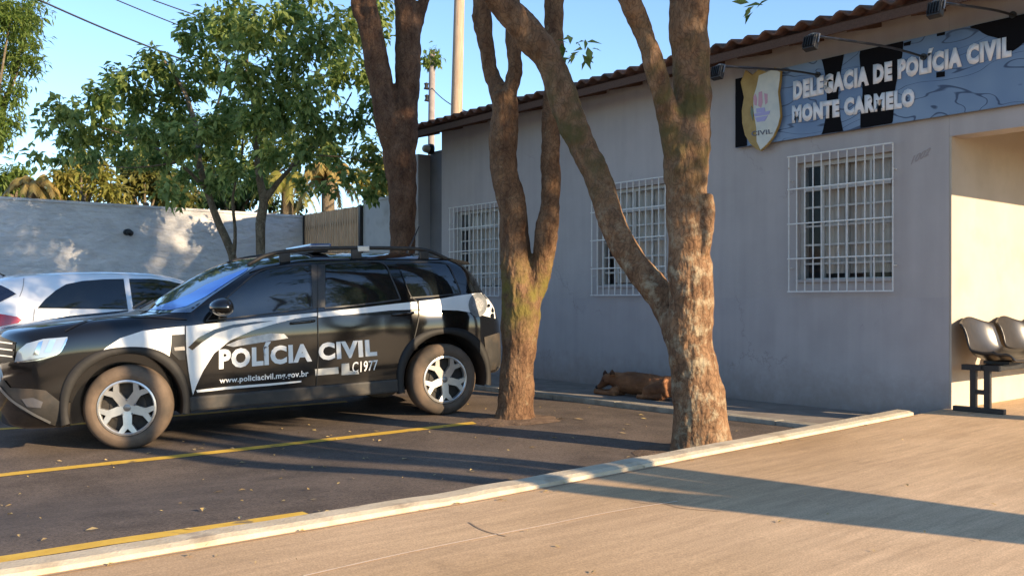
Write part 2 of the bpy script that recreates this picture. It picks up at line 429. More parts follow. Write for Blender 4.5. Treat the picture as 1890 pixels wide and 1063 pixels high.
def glass_material():
    m = mat('window_glass', (.05, .055, .06), .04, 0, .6); q = NT(m); out = q.n['Material Output']; b = q.n['Principled BSDF']
    t = q.new('ShaderNodeBsdfTransparent'); t.inputs[0].default_value = (.90, .92, .92, 1)
    mx = q.new('ShaderNodeMixShader'); mx.inputs[0].default_value = .84
    q.link(b.outputs[0], mx.inputs[1]); q.link(t.outputs[0], mx.inputs[2]); q.link(mx.outputs[0], out.inputs[0]); return m
M_GLASS = glass_material()
M_CURT = noisy('beige_curtain', (.66, .56, .48), (.80, .71, .64), 3, .9, .1, 60, stretch=(6, 6, .5))
M_DARK = mat('dark_room', (.02, .02, .022), .9)
M_BLACKMETAL = noisy('black_metal', (.018, .018, .02), (.03, .03, .03), 10, .45, .1, 60, dist=.002)

st = thing('police_station', 'single storey grey plastered police station with clay tile roof and barred windows', 'building', (-8, 9, .2))
def stpart(mb, name, m, smooth=False):
    o = mb.build(name, m, st, smooth); o.matrix_parent_inverse = Matrix.Translation((8, -9, -.2)); return o
WINS = [(-5.60, -4.462, 1.437, 2.85, 0), (-8.536, -7.29, 1.41, 2.822, 1), (-11.684, -10.46, 1.41, 2.785, 2)]   # grille rectangles
opens = sorted([(x0 + .05, x1 - .04, z0 + .10, z1 - .07) for x0, x1, z0, z1, _ in WINS])
mb = MB(); x = -12.0
for x0, x1, z0, z1 in opens:
    mb.box((x, FAC_Y, -.2), (x0, FAC_Y + .22, 4.1)); mb.box((x0, FAC_Y, -.2), (x1, FAC_Y + .22, z0)); mb.box((x0, FAC_Y, z1), (x1, FAC_Y + .22, 4.1)); x = x1
mb.box((x, FAC_Y, -.2), (-3.962, FAC_Y + .22, 4.1))
bmesh.ops.remove_doubles(mb.bm, verts=mb.bm.verts, dist=1e-4)
stpart(mb, 'wall', M_FAC)
# return wall of the porch, back wall, side wall of the rear yard
mb = MB(); mb.box((-3.96, FAC_Y + .0015, -.2), (-3.941, FAC_Y + .222, 2.843)); mb.box((-4.14, FAC_Y + .222, -.2), (-3.941, 11.5, 4.1)); mb.box((-4.14, 11.5, -.2), (-2.2, 11.7, 4.1)); stpart(mb, 'porch_wall', M_CREAM)
mb = MB(); mb.box((-3.9605, FAC_Y + .0005, 2.845), (-2.2, FAC_Y + .25, 4.1)); mb.box((-2.42, FAC_Y + .2505, 2.86), (-2.2, 11.5, 4.1)); stpart(mb, 'lintel', M_FAC)
mb = MB(); mb.box((-2.42, FAC_Y + .001, -.1), (-2.2, FAC_Y + .25, 2.845), .01); stpart(mb, 'porch_pillar', M_FAC)
mb = MB(); mb.box((-3.94, FAC_Y + .25, 3.6), (-2.42, 11.5, 3.68)); stpart(mb, 'porch_ceiling', M_CREAM)
mb = MB(); mb.box((-12.0, 10.2, -.2), (-4.14, 10.4, 4.1)); mb.box((-12.0, FAC_Y + .22, -.2), (-11.8, 10.2, 4.1)); stpart(mb, 'inner_wall', M_SIDEW)
mb = MB(); mb.box((-13.2, 9.0, -.2), (-12.0, 9.2, 3.9)); stpart(mb, 'side_wall', M_SIDEW)
mb = MB(); mb.box((-13.42, 8.75, -.2), (-13.2, 9.2, 3.85)); stpart(mb, 'corner_pilaster', M_FAC)
mb = MB(); mb.box((-11.8, FAC_Y + .3, 3.0), (-4.2, 10.2, 3.05)); stpart(mb, 'inner_ceiling', M_SIDEW)
# windows: frame, curtain, pane, sill, grille
for (x0, x1, z0, z1, k), (ox0, ox1, oz0, oz1) in zip(WINS, [(a + .05, b - .04, c + .10, d - .07) for a, b, c, d, _ in WINS]):
    yf = FAC_Y + .065; mb = MB(); W = ox1 - ox0; Hh = oz1 - oz0; g = .002
    for a, b, c, d, t in ((ox0 + g, ox0 + .04, oz0 + g, oz1 - g, .05), (ox1 - .04, ox1 - g, oz0 + g, oz1 - g, .05), (ox0 + .04, ox1 - .04, oz0 + g, oz0 + .045, .05), (ox0 + .04, ox1 - .04, oz1 - .045, oz1 - g, .05)):
        mb.box((a, yf, c), (b, yf + t, d))
    zt = oz0 + Hh * .78
    mb.box((ox0 + .04, yf - .015, zt - .025), (ox1 - .04, yf + .04, zt + .025))
    nx = 4
    for i in range(1, nx):
        xx = ox0 + W * i / nx; w = .022 if i != 2 else .03
        mb.box((xx - w / 2, yf + .004, oz0 + .045), (xx + w / 2, yf + .042, zt - .025)); mb.box((xx - .012, yf + .004, zt + .025), (xx + .012, yf + .042, oz1 - .045))
    for j in range(1, 5):
        zz = oz0 + (zt - oz0) * j / 5
        mb.box((ox0 + .04, yf + .008, zz - .010), (ox1 - .04, yf + .038, zz + .010))
    wf = stpart(mb, 'window', M_WFRAME)
    inv = Matrix.Translation((8, -9, -.2)).copy()
    def sub(mb, name, m, smooth=False): return mb.build(name, m, wf, smooth)
    mb = MB(); mb.poly([(ox0, yf + .02, oz0), (ox1, yf + .02, oz0), (ox1, yf + .02, oz1), (ox0, yf + .02, oz1)]); sub(mb, 'pane', M_GLASS)
    bm = bmesh.new(); n = 60; prev = None                      # a curtain hanging in folds, drawn over part of the opening
    c0, c1 = (ox0 + W * .20, ox1 - .01) if k == 0 else (ox0 + W * .12, ox1 - .02)
    for i in range(n + 1):
        xx = c0 + (c1 - c0) * i / n; yy = yf + .085 + .016 * math.sin(i * .9) + .008 * math.sin(i * 2.3)
        if .30 < i / n < .36: yy += .5
        r = [bm.verts.new((xx, yy, oz0 + .03 + (.05 if k == 0 else .03) * Hh)), bm.verts.new((xx, yy, oz1 - .03))]
        if prev: bm.faces.new((prev[0], r[0], r[1], prev[1]))
        prev = r
    mb = MB(); mb.bm.free(); mb.bm = bm; sub(mb, 'curtain', M_CURT, True)
    mb = MB(); mb.box((ox0 + .002, FAC_Y - .03, oz0 + .001), (ox1 - .002, FAC_Y + .063, oz0 + .03)); sub(mb, 'sill', M_FAC)
    mb = MB(); yg = FAC_Y - .07; nb = 13
    for i in range(nb):
        xx = x0 + (x1 - x0) * i / (nb - 1); mb.bar((xx, yg, z0), (xx, yg, z1), .0105)
    for zz in (z0 + .006, z0 + (z1 - z0) * .245, z0 + (z1 - z0) * .5, z0 + (z1 - z0) * .755, z1 - .006):
        mb.bar((x0 - .008, yg - .013, zz), (x1 + .008, yg - .013, zz), .013, .013)
    for xx in (x0, x1):
        for zz in (z0 + .25, z1 - .25): mb.bar((xx, yg, zz), (xx, FAC_Y - .001, zz), .012)
    sub(mb, 'grille', M_WHITE)
# roof of corrugated clay tiles, rafters under the eave
EY, EZ = 7.80, 3.985
def roof_mesh():
    bm = bmesh.new(); xs = []; pitch = .205; x = -12.95
    while x <= -1.8: xs.append(x); x += pitch / 8
    rows = []; slope = .24; L = .36; Y = EY; j = 0
    while Y < 12.6:
        for off, lift in ((0, .018), (L - .004, 0)):
            y = Y + off; r = []
            for i, xx in enumerate(xs):
                ph = (xx + 12.95) / pitch * 2 * math.pi; s = math.sin(ph)
                jit = .010 * noise.noise(Vector((math.floor((xx + 12.95) / pitch) * 1.7, j * 1.3, 0)))
                r.append(bm.verts.new((xx, y + jit, EZ + (y - EY) * slope + .028 * s + lift + jit)))
            rows.append(r)
        Y += L; j += 1
    for A, B in zip(rows, rows[1:]):
        for i in range(len(xs) - 1): bm.faces.new((A[i], A[i + 1], B[i + 1], B[i]))
    me = bpy.data.meshes.new('roof'); bm.to_mesh(me); bm.free()
    o = link_mesh('roof', me, M_TILE, None, True); md = o.modifiers.new('s', 'SOLIDIFY'); md.thickness = .022; md.offset = 1
    m2 = evaluated(o); bpy.data.objects.remove(o)
    o = link_mesh('roof', m2, None, st, True); o.matrix_parent_inverse = Matrix.Translation((8, -9, -.2)); return o
roof_mesh()
mb = MB(); mb.box((-12.9, EY + .03, EZ - .125), (-1.9, EY + .055, EZ - .042)); stpart(mb, 'fascia_board', M_WOOD)
xx = -12.7
while xx < -2.0:
    mb = MB(); mb.bar((xx, EY + .057, EZ - .085), (xx, 8.395, EZ - .085 + .34 * .24 + .06), .055, .10); stpart(mb, 'rafter', M_WOOD); xx += .62
for yy in (7.98, 8.22):
    mb = MB(); mb.box((-12.9, yy, EZ - .028 + (yy - EY) * .24 - .02), (-1.9, yy + .04, EZ - .028 + (yy - EY) * .24)); stpart(mb, 'roof_batten', M_WOOD)
# faint street number written on the plaster
q = [onY(*p, FAC_Y - .002) for p in ((1681, 304), (1713, 287), (1720, 271), (1687, 288))]
o = wall_text('house_number', '1002', q, mat('faint_number', (.33, .29, .285), .9), st, .0, .003); o.matrix_parent_inverse = Matrix.Translation((8, -9, -.2))

# ------------------------------------------------------------------ the name board
sg = thing('station_sign', 'long blue board lettered DELEGACIA DE POLÍCIA CIVIL MONTE CARMELO with a shield', 'sign', (-4.6, 8.36, 3.03))
SI = Matrix.Translation((4.6, -8.36, -3.03))
def sgp(o): o.matrix_parent_inverse = SI; return o
def sign_material():
    m = mat('sign_blue', (.08, .19, .42), .45); q = NT(m); b = q.n['Principled BSDF']
    tc = q.new('ShaderNodeTexCoord'); mp = q.new('ShaderNodeMapping'); mp.inputs['Scale'].default_value = (.8, 1, 2.0); q.link(tc.outputs['Object'], mp.inputs[0])
    n = q.new('ShaderNodeTexNoise'); n.inputs['Scale'].default_value = 1.25; n.inputs['Detail'].default_value = 2.2; n.inputs['Distortion'].default_value = .5
    q.link(mp.outputs[0], n.inputs['Vector'])
    mul = q.new('ShaderNodeMath', operation='MULTIPLY'); mul.inputs[1].default_value = 8; q.link(n.outputs['Fac'], mul.inputs[0])
    fr = q.new('ShaderNodeMath', operation='PINGPONG'); fr.inputs[1].default_value = .5; q.link(mul.outputs[0], fr.inputs[0])
    r = q.new('ShaderNodeMapRange'); r.inputs[1].default_value = .018; r.inputs[2].default_value = .05; q.link(fr.outputs[0], r.inputs[0])
    n2 = q.new('ShaderNodeTexNoise'); n2.inputs['Scale'].default_value = 1.5; q.link(tc.outputs['Object'], n2.inputs['Vector'])
    c2 = q.new('ShaderNodeValToRGB'); c2.color_ramp.elements[0].color = (.095, .165, .30, 1); c2.color_ramp.elements[1].color = (.18, .265, .39, 1)
    c2.color_ramp.elements[0].position = .35; c2.color_ramp.elements[1].position = .65
    q.link(n2.outputs['Fac'], c2.inputs[0])
    mx = q.new('ShaderNodeMixRGB'); mx.inputs[1].default_value = (.03, .055, .12, 1); q.link(r.outputs[0], mx.inputs[0]); q.link(c2.outputs[0], mx.inputs[2])
    q.link(mx.outputs[0], b.inputs['Base Color']); return m
SY = 8.342
mb = MB(); mb.box((-6.289, SY, 3.03), (-2.75, SY + .03, 3.79)); sgp(mb.build('panel', sign_material(), sg))
mb = MB()
def wp(pts, y): return [onY(px, py, y) for px, py in pts]
M_SBLK = mat('sign_black', (.006, .006, .008), .8, 0, .1)
def clampz(p): p.z = min(3.788, max(3.032, p.z)); p.x = max(-6.287, min(-2.752, p.x)); return p
def smooth_poly(pts, n=4):
    out = []; N = len(pts)
    for i in range(N):
        p0, p1, p2, p3 = [Vector((*pts[(i + k) % N], 0)) for k in (-1, 0, 1, 2)]
        for k in range(n):
            t = k / n; p = .5 * ((2 * p1) + (p2 - p0) * t + (2 * p0 - 5 * p1 + 4 * p2 - p3) * t * t + (3 * p1 - p0 - 3 * p2 + p3) * t ** 3); out.append((p.x, p.y))
    return out
for pts in ([(1350, 140), (1373, 140), (1376, 200), (1379, 290), (1350, 290)],
            [(1518, 95), (1556, 86), (1551, 140), (1547, 180), (1551, 215), (1555, 262), (1517, 268), (1524, 215), (1526, 180), (1523, 140)],
            [(1593, 80), (1660, 66), (1666, 96), (1659, 128), (1652, 168), (1650, 200), (1640, 246), (1594, 252), (1588, 214), (1592, 170), (1588, 130)],
            [(1800, 45), (1960, 0), (1960, 92), (1925, 88), (1895, 78), (1880, 88), (1862, 96), (1846, 74), (1822, 66), (1806, 56)],
            [(1729, 57), (1744, 54), (1744, 65), (1729, 68)], [(1728, 134), (1744, 132), (1744, 142), (1728, 144)], [(1668, 80), (1682, 76), (1680, 84), (1668, 86)]):
    P = smooth_poly(pts) if len(pts) > 5 else pts
    mb = MB(); mb.poly([clampz(onY(px, py, SY - .003)) for px, py in P]); sgp(mb.build('pattern', M_SBLK, sg))
M_SWHITE = mat('sign_letter_white', (.78, .79, .82), .5)
def tq(bl, br, tr, tl, y): return [onY(*p, y) for p in (bl, br, tr, tl)]
sgp(wall_text('lettering', 'DELEGACIA DE POLÍCIA CIVIL', tq((1464, 186), (1867, 105), (1867, 67), (1464, 151), SY - .006), M_SWHITE, sg, .078, .003))
sgp(wall_text('lettering', 'MONTE CARMELO', tq((1462, 228), (1688, 197), (1688, 163), (1462, 196), SY - .006), M_SWHITE, sg, .078, .003))
# shield: gold left third and rim, pale right side, emblem of small shapes, the word CIVIL
SHY = 8.30
shp = [(1367, 152), (1376, 130), (1388, 139), (1400, 129), (1417, 134), (1430, 125), (1441, 131), (1440, 150), (1437, 170), (1440, 200), (1441, 215), (1437, 232), (1428, 252), (1416, 268), (1404, 279), (1396, 276), (1385, 266), (1375, 250), (1370, 228), (1369, 205), (1373, 180)]
sp = [onY(px, py, SHY) for px, py in shp]
mb = MB(); mb.prism([(p.x, p.z) for p in sp], 'y', SHY, SHY + .03); sh = sgp(mb.build('shield', noisy('shield_gold', (.30, .19, .05), (.42, .29, .09), 6, .5, .1, 30), sg))
def shp_part(name, pts, m, dy):
    mb = MB(); P = [onY(px, py, SHY) for px, py in pts]; mb.prism([(p.x, p.z) for p in P], 'y', SHY - dy, SHY - .0015); return mb.build(name, m, sh)
shp_part('face', [(1401, 140), (1411, 136), (1429, 128), (1440, 134), (1439, 150), (1436, 170), (1439, 200), (1440, 215), (1436, 232), (1427, 252), (1415, 267), (1404, 277), (1397, 262), (1396, 235), (1391, 205), (1391, 180), (1397, 160)], noisy('shield_pale', (.50, .53, .50), (.62, .62, .55), 8, .5, 0), .004)
mp_, ml_, mg_ = mat('emblem_pink', (.52, .28, .36), .5), mat('emblem_lavender', (.34, .33, .58), .5), mat('emblem_green', (.12, .17, .11), .5)
for pts, m_ in (([(1391, 180), (1395, 174), (1398, 184), (1397, 196), (1393, 194)], mp_), ([(1401, 171), (1407, 169), (1408, 190), (1405, 200), (1400, 196)], mp_), ([(1411, 173), (1417, 174), (1417, 190), (1413, 194)], mp_),
                ([(1396, 201), (1412, 199), (1413, 207), (1397, 209)], ml_), ([(1392, 211), (1422, 205), (1420, 212), (1394, 216)], ml_), ([(1394, 218), (1418, 214), (1412, 224), (1398, 226)], ml_),
                ([(1387, 196), (1391, 203), (1390, 224), (1386, 210)], mg_)):
    shp_part('emblem', pts, m_, .007)
sgt = wall_text('lettering', 'CIVIL', tq((1387, 252), (1426, 247), (1425, 239), (1387, 243), SHY - .005), mat('shield_letter', (.16, .17, .20), .6), sh, .02, .003)
# three floodlights on arms over the board
fl_labels = ('black floodlight on a thin arm above the shield end of the name board', 'black floodlight on a thin arm above the middle of the name board',
             'black floodlight on a thin arm high above the word CIVIL on the name board')
for i, (X, z0, Y1, z1) in enumerate(((-5.264, 3.640, 6.727, 3.44), (-4.168, 3.60, 6.504, 3.435), (-3.385, 3.80, 6.959, 3.60))):
    fl = thing('sign_floodlight', fl_labels[i], 'floodlight', (X, SY, z0), 0, 'floodlights over the name board')
    inv = Matrix.Translation((-X, -SY, -z0))
    mb = MB(); mid = (X, (SY + Y1) / 2 + .25, (z0 + z1) / 2 + .06)
    mb.tube(smooth_path([(X, SY - .001, z0), mid, (X, Y1, z1 + .03)], 6), .011, 8); mb.tube([(X, SY - .001, z0), (X, SY - .02, z0)], .03, 12)
    o = mb.build('arm', M_BLACKMETAL, fl); o.matrix_parent_inverse = inv
    T = Matrix.Translation((X, Y1, z1 - .03)) @ Matrix.Rotation(R(-18), 4, 'X')
    mb = MB(); mb.box((-.055, -.03, -.06), (.055, .03, .06), .008, T)
    for s in range(5): mb.box((-.044 + s * .022 - .003, -.045, -.048), (-.044 + s * .022 + .003, -.029, .048), 0, T)
    o = mb.build('lamp_head', M_BLACKMETAL, fl); o.matrix_parent_inverse = inv
    mb = MB(); mb.box((-.047, .031, -.05), (.047, .034, .05), 0, T); o2 = mb.build('glass', mat('lamp_glass', (.5, .5, .5), .1), fl); o2.matrix_parent_inverse = inv
    mb = MB(); mb.tube([T @ Vector((-.064, 0, -.01)), T @ Vector((-.064, 0, .065)), T @ Vector((0, 0, .085)), T @ Vector((.064, 0, .065)), T @ Vector((.064, 0, -.01))], .007, 6)
    o3 = mb.build('bracket', mat('lamp_bracket', (.25, .24, .23), .35, .6), fl); o3.matrix_parent_inverse = inv
# round lamp under the far corner of the eave
p = onY(797, 276, 8.98); wlmp = thing('wall_lamp', 'small round wall lamp under the far left corner of the eave', 'wall lamp', p)
mb = MB(); mb.lathe([(.001, .0), (.09, .0), (.09, -.05), (.06, -.07), (.001, -.07)], 'y', 20); mb.build('lamp_base', M_BLACKMETAL, wlmp, True)
mb = MB(); mb.lathe([(.062, -.071), (.075, -.10), (.06, -.16), (.03, -.185), (.001, -.19)], 'y', 20); mb.build('lamp_shade', mat('lamp_opal', (.55, .5, .4), .3), wlmp, True)

# ------------------------------------------------------------------ waiting bench in the porch
bn = thing('waiting_bench', 'row of dark glossy shell seats on a black steel beam against the cream porch wall', 'bench', (-3.7, 9.2, .37))
BI = Matrix.Translation((3.7, -9.2, -.37))
M_SEAT = noisy('brown_plastic', (.022, .020, .019), (.032, .028, .026), 6, .34, .03, 30, spec=.6)
def bpart(mb, name, m, smooth=False): o = mb.build(name, m, bn, smooth); o.matrix_parent_inverse = BI; return o
def seat_shell(Yc):
    bm = bmesh.new(); nu, nv = 18, 26; g = []
    prof = smooth_path([(-3.905, 0, 1.20), (-3.895, 0, 1.17), (-3.865, 0, 1.05), (-3.82, 0, .93), (-3.76, 0, .845), (-3.66, 0, .815), (-3.53, 0, .825), (-3.43, 0, .835), (-3.395, 0, .815)], 4)
    for j, p in enumerate(prof):
        t = j / (len(prof) - 1); row = []
        hw = .325 * (1 - .42 * (max(0, .16 - t) / .16) ** 2.2) * (1 - .06 * (1 - abs(2 * min(t, .5) - .5) * 2)) * (1 - .12 * max(0, t - .85) / .15)
        for i in range(nu + 1):
            u = -1 + 2 * i / nu
            curl = abs(u) ** 4 * .055 * (1 - abs(2 * t - 1) ** 4)
            n = Vector((.9, 0, .25)) if t < .4 else Vector((.15, 0, 1))
            if .3 < t < .55: n = Vector((.9, 0, .25)).lerp(Vector((.15, 0, 1)), (t - .3) / .25)
            q = p + n * (curl + .03 * abs(u) ** 2 * (1 if t < .75 else .4))
            row.append(bm.verts.new((q.x, Yc + u * hw, q.z - (.11 * abs(u) ** 2.2 * (1 - t / .22) if t < .22 else 0))))
        g.append(row)
    for A, B in zip(g, g[1:]):
        for i in range(nu): bm.faces.new((A[i], A[i + 1], B[i + 1], B[i]))
    me = bpy.data.meshes.new('seat'); bm.to_mesh(me); bm.free(); o = link_mesh('seat', me, M_SEAT, None, True)
    md = o.modifiers.new('s', 'SOLIDIFY'); md.thickness = .014; md.offset = 0
    m2 = evaluated(o); bpy.data.objects.remove(o); o = link_mesh('seat', m2, None, bn, True); o.matrix_parent_inverse = BI
    return o
for k in range(3): seat_shell(8.66 + .74 * k)
mb = MB(); mb.box((-3.70, 8.30, .735), (-3.64, 10.75, .785), .005); mb.box((-3.58, 8.40, .735), (-3.53, 10.75, .785), .005); bpart(mb, 'beam', M_BLACKMETAL)
for k in range(3):
    mb = MB(); yc = 8.66 + .74 * k
    mb.box((-3.72, yc - .12, .786), (-3.50, yc + .12, .812)); bpart(mb, 'seat_bracket', M_BLACKMETAL)
for Y in (8.36, 10.5):
    zf = ramp_z(-3.6, Y)
    mb = MB(); mb.box((-3.90, Y - .03, zf), (-3.46, Y + .03, zf + .045), .006)
    mb.box((-3.75, Y - .022, zf + .045), (-3.70, Y + .022, .735)); mb.box((-3.63, Y - .022, zf + .045), (-3.58, Y + .022, .735)); mb.box((-3.70, Y - .018, zf + .16), (-3.63, Y + .018, zf + .2))
    mb.box((-3.82, Y - .03, .735), (-3.50, Y + .03, .784)); bpart(mb, 'leg', M_BLACKMETAL)

# ------------------------------------------------------------------ boundary wall, slatted gate, white wall beyond
def rough_wall_mat():
    m = noisy('grey_render', (.52, .515, .515), (.63, .62, .615), 1.8, .9, .9, 5, c3=(.45, .445, .45), s3=3.0, t3=(.5, .75), dist=.05, stretch=(1, 1, 2.2)); return m
M_RW = rough_wall_mat()
mb = MB(); mb.box((-17.0, -12, -.3), (-16.8, 8.4, 2.985)); mb.box((-17.02, -12, 2.986), (-16.78, 8.4, 3.03))
tag(mb.build('boundary_wall', M_RW), 'long rough grey rendered wall behind the parked white car', 'wall')
p = onX(233, 429, -16.8)
mb = MB(); mb.tube([(-16.86, p.y, p.z), (-16.66, p.y, p.z)], .055, 14); mb.tube([(-16.665, p.y, p.z), (-16.6, p.y + .02, p.z - .03)], .05, 14)
tag(mb.build('drain_pipe', mat('black_plastic', (.012, .012, .012), .5), None, True), 'short black drain pipe end poking out of the grey boundary wall', 'pipe')
gt = thing('slatted_gate', 'gate of upright weathered brown slats between grey walls', 'gate', (-15.6, 8.4, .2)); GI = Matrix.Translation((15.6, -8.4, -.2))
M_SLAT = noisy('slat_wood', (.44, .28, .16), (.62, .42, .26), 6, .8, .3, 30, stretch=(4, 4, .6), dist=.004)
mb = MB(); x = -16.72
while x < -14.6:
    mb.box((x, 8.40, .3), (x + .06, 8.425, 3.04 + .012 * rng.random())); x += .093
o = mb.build('slats', M_SLAT, gt); o.matrix_parent_inverse = GI
mb = MB(); mb.box((-16.76, 8.427, .8), (-14.55, 8.467, .86)); mb.box((-16.76, 8.427, 2.75), (-14.55, 8.467, 2.81)); mb.box((-16.79, 8.39, .0), (-16.73, 8.47, 3.04)); mb.box((-14.60, 8.39, 0), (-14.54, 8.47, 3.06))
o = mb.build('frame', M_BLACKMETAL, gt); o.matrix_parent_inverse = GI
mb = MB(); mb.box((-14.53, 8.45, -.2), (-13.43, 8.6, 3.10)); mb.box((-14.55, 8.43, 3.101), (-13.43, 8.62, 3.15))
tag(mb.build('yard_wall', noisy('pale_render', (.45, .45, .45), (.54, .54, .53), 2, .9, .4, 20, c3=(.34, .33, .32), s3=2, dist=.01)), 'short pale plastered wall between the slatted gate and the station corner', 'wall')

# ------------------------------------------------------------------ vehicles: lofted bodies
def interp(xs, ys, x):
    """monotone cubic through (xs, ys)"""
    n = len(xs)
    if x <= xs[0]: return ys[0]
    if x >= xs[-1]: return ys[-1]
    i = 0
    while x > xs[i + 1]: i += 1
    h = xs[i + 1] - xs[i]
    def d(k): return (ys[k + 1] - ys[k]) / (xs[k + 1] - xs[k])
    def m(k):
        if k == 0: return d(0)
        if k == n - 1: return d(n - 2)
        a, b = d(k - 1), d(k)
        return 0 if a * b <= 0 else 2 * a * b / (a + b)
    t = (x - xs[i]) / h
    return (2 * t ** 3 - 3 * t * t + 1) * ys[i] + (t ** 3 - 2 * t * t + t) * h * m(i) + (-2 * t ** 3 + 3 * t * t) * ys[i + 1] + (t ** 3 - t * t) * h * m(i + 1)
def loft_body(name, ST, half, yc, front_pull, rear_pull, mtl, parent, arches, arch_r, step=.035, tuck=None):
    """ST rows: x, then (h, z) pairs from underside to roof edge, then roof centre z. Local x to the rear, y across, z up."""
    xs = [r[0] for r in ST]; npair = (len(ST[0]) - 2) // 2
    X = []; x = xs[0]
    while x < xs[-1]: X.append(x); x += step
    X.append(xs[-1])
    for v in xs:
        if min(abs(v - a) for a in X) > .008: X.append(v)
    X.sort()
    bm = bmesh.new(); rings = []
    x0, x1 = xs[0], xs[-1]
    for x in X:
        ctrl = [(0.0, interp(xs, [r[2] for r in ST], x))]
        for k in range(npair): ctrl.append((interp(xs, [r[1 + 2 * k] for r in ST], x), interp(xs, [r[2 + 2 * k] for r in ST], x)))
        ctrl.append((0.0, interp(xs, [r[-1] for r in ST], x)))
        pts = []
        P = [Vector((h, z, 0)) for h, z in ctrl]
        P = [Vector((-P[1].x, P[1].y, 0))] + P + [Vector((-P[-2].x, P[-2].y, 0))]
        for i in range(1, len(P) - 2):
            nn = 3 if i == 1 else 7
            for k in range(nn):
                t = k / nn; a, b, c, d = P[i - 1], P[i], P[i + 1], P[i + 2]
                ten = .40
                m1 = (c - a) * ten; m2 = (d - b) * ten
                L = (c - b).length                      # keep corners tight between very uneven spans
                if m1.length > L: m1 *= L / m1.length
                if m2.length > L: m2 *= L / m2.length
                q = (2 * t ** 3 - 3 * t * t + 1) * b + (t ** 3 - 2 * t * t + t) * m1 + (-2 * t ** 3 + 3 * t * t) * c + (t ** 3 - t * t) * m2
                pts.append((max(q.x, 0), q.y))
        pts.append((0.0, ctrl[-1][1]))
        ring = []
        for sgn in (-1, 1):
            seq = pts if sgn == -1 else list(reversed(pts))[1:-1]
            for h, z in seq:
                u = min(1, h / half)
                fx = front_pull * (u ** 3.2) * max(0, 1 - (x - x0) / .9) ** 1.5 - rear_pull * (u ** 3.2) * max(0, 1 - (x1 - x) / .9) ** 1.5
                ring.append(bm.verts.new((x + fx, yc + sgn * h, z)))
        rings.append(ring)
    n = len(rings[0])
    for A, B in zip(rings, rings[1:]):
        for k in range(n): bm.faces.new((A[k], A[(k + 1) % n], B[(k + 1) % n], B[k]))
    for ring in (rings[0], rings[-1]):
        bm.faces.new(ring)
    bmesh.ops.triangulate(bm, faces=[f for f in bm.faces if len(f.verts) > 4])
    bmesh.ops.recalc_face_normals(bm, faces=bm.faces)
    me = bpy.data.meshes.new(name); bm.to_mesh(me); bm.free()
    o = link_mesh(name, me, mtl, None, True)
    cutters = []
    for ax, az in arches:
        for ylo, yhi in ((yc - half - .2, yc - half + .30), (yc + half - .30, yc + half + .2)):
            mb = MB(); mb.tube([(ax, ylo, az), (ax, yhi, az)], arch_r, 56); c = mb.build('cut', mtl); cutters.append(c)
            md = o.modifiers.new('b', 'BOOLEAN'); md.operation = 'DIFFERENCE'; md.object = c; md.solver = 'EXACT'
    m2 = evaluated(o); bpy.data.objects.remove(o)
    for c in cutters: bpy.data.objects.remove(c)
    o = link_mesh(name, m2, None, parent)
    for p in m2.polygons: p.use_smooth = True
    try: m2.set_sharp_from_angle(angle=R(38))
    except Exception: pass
    return o
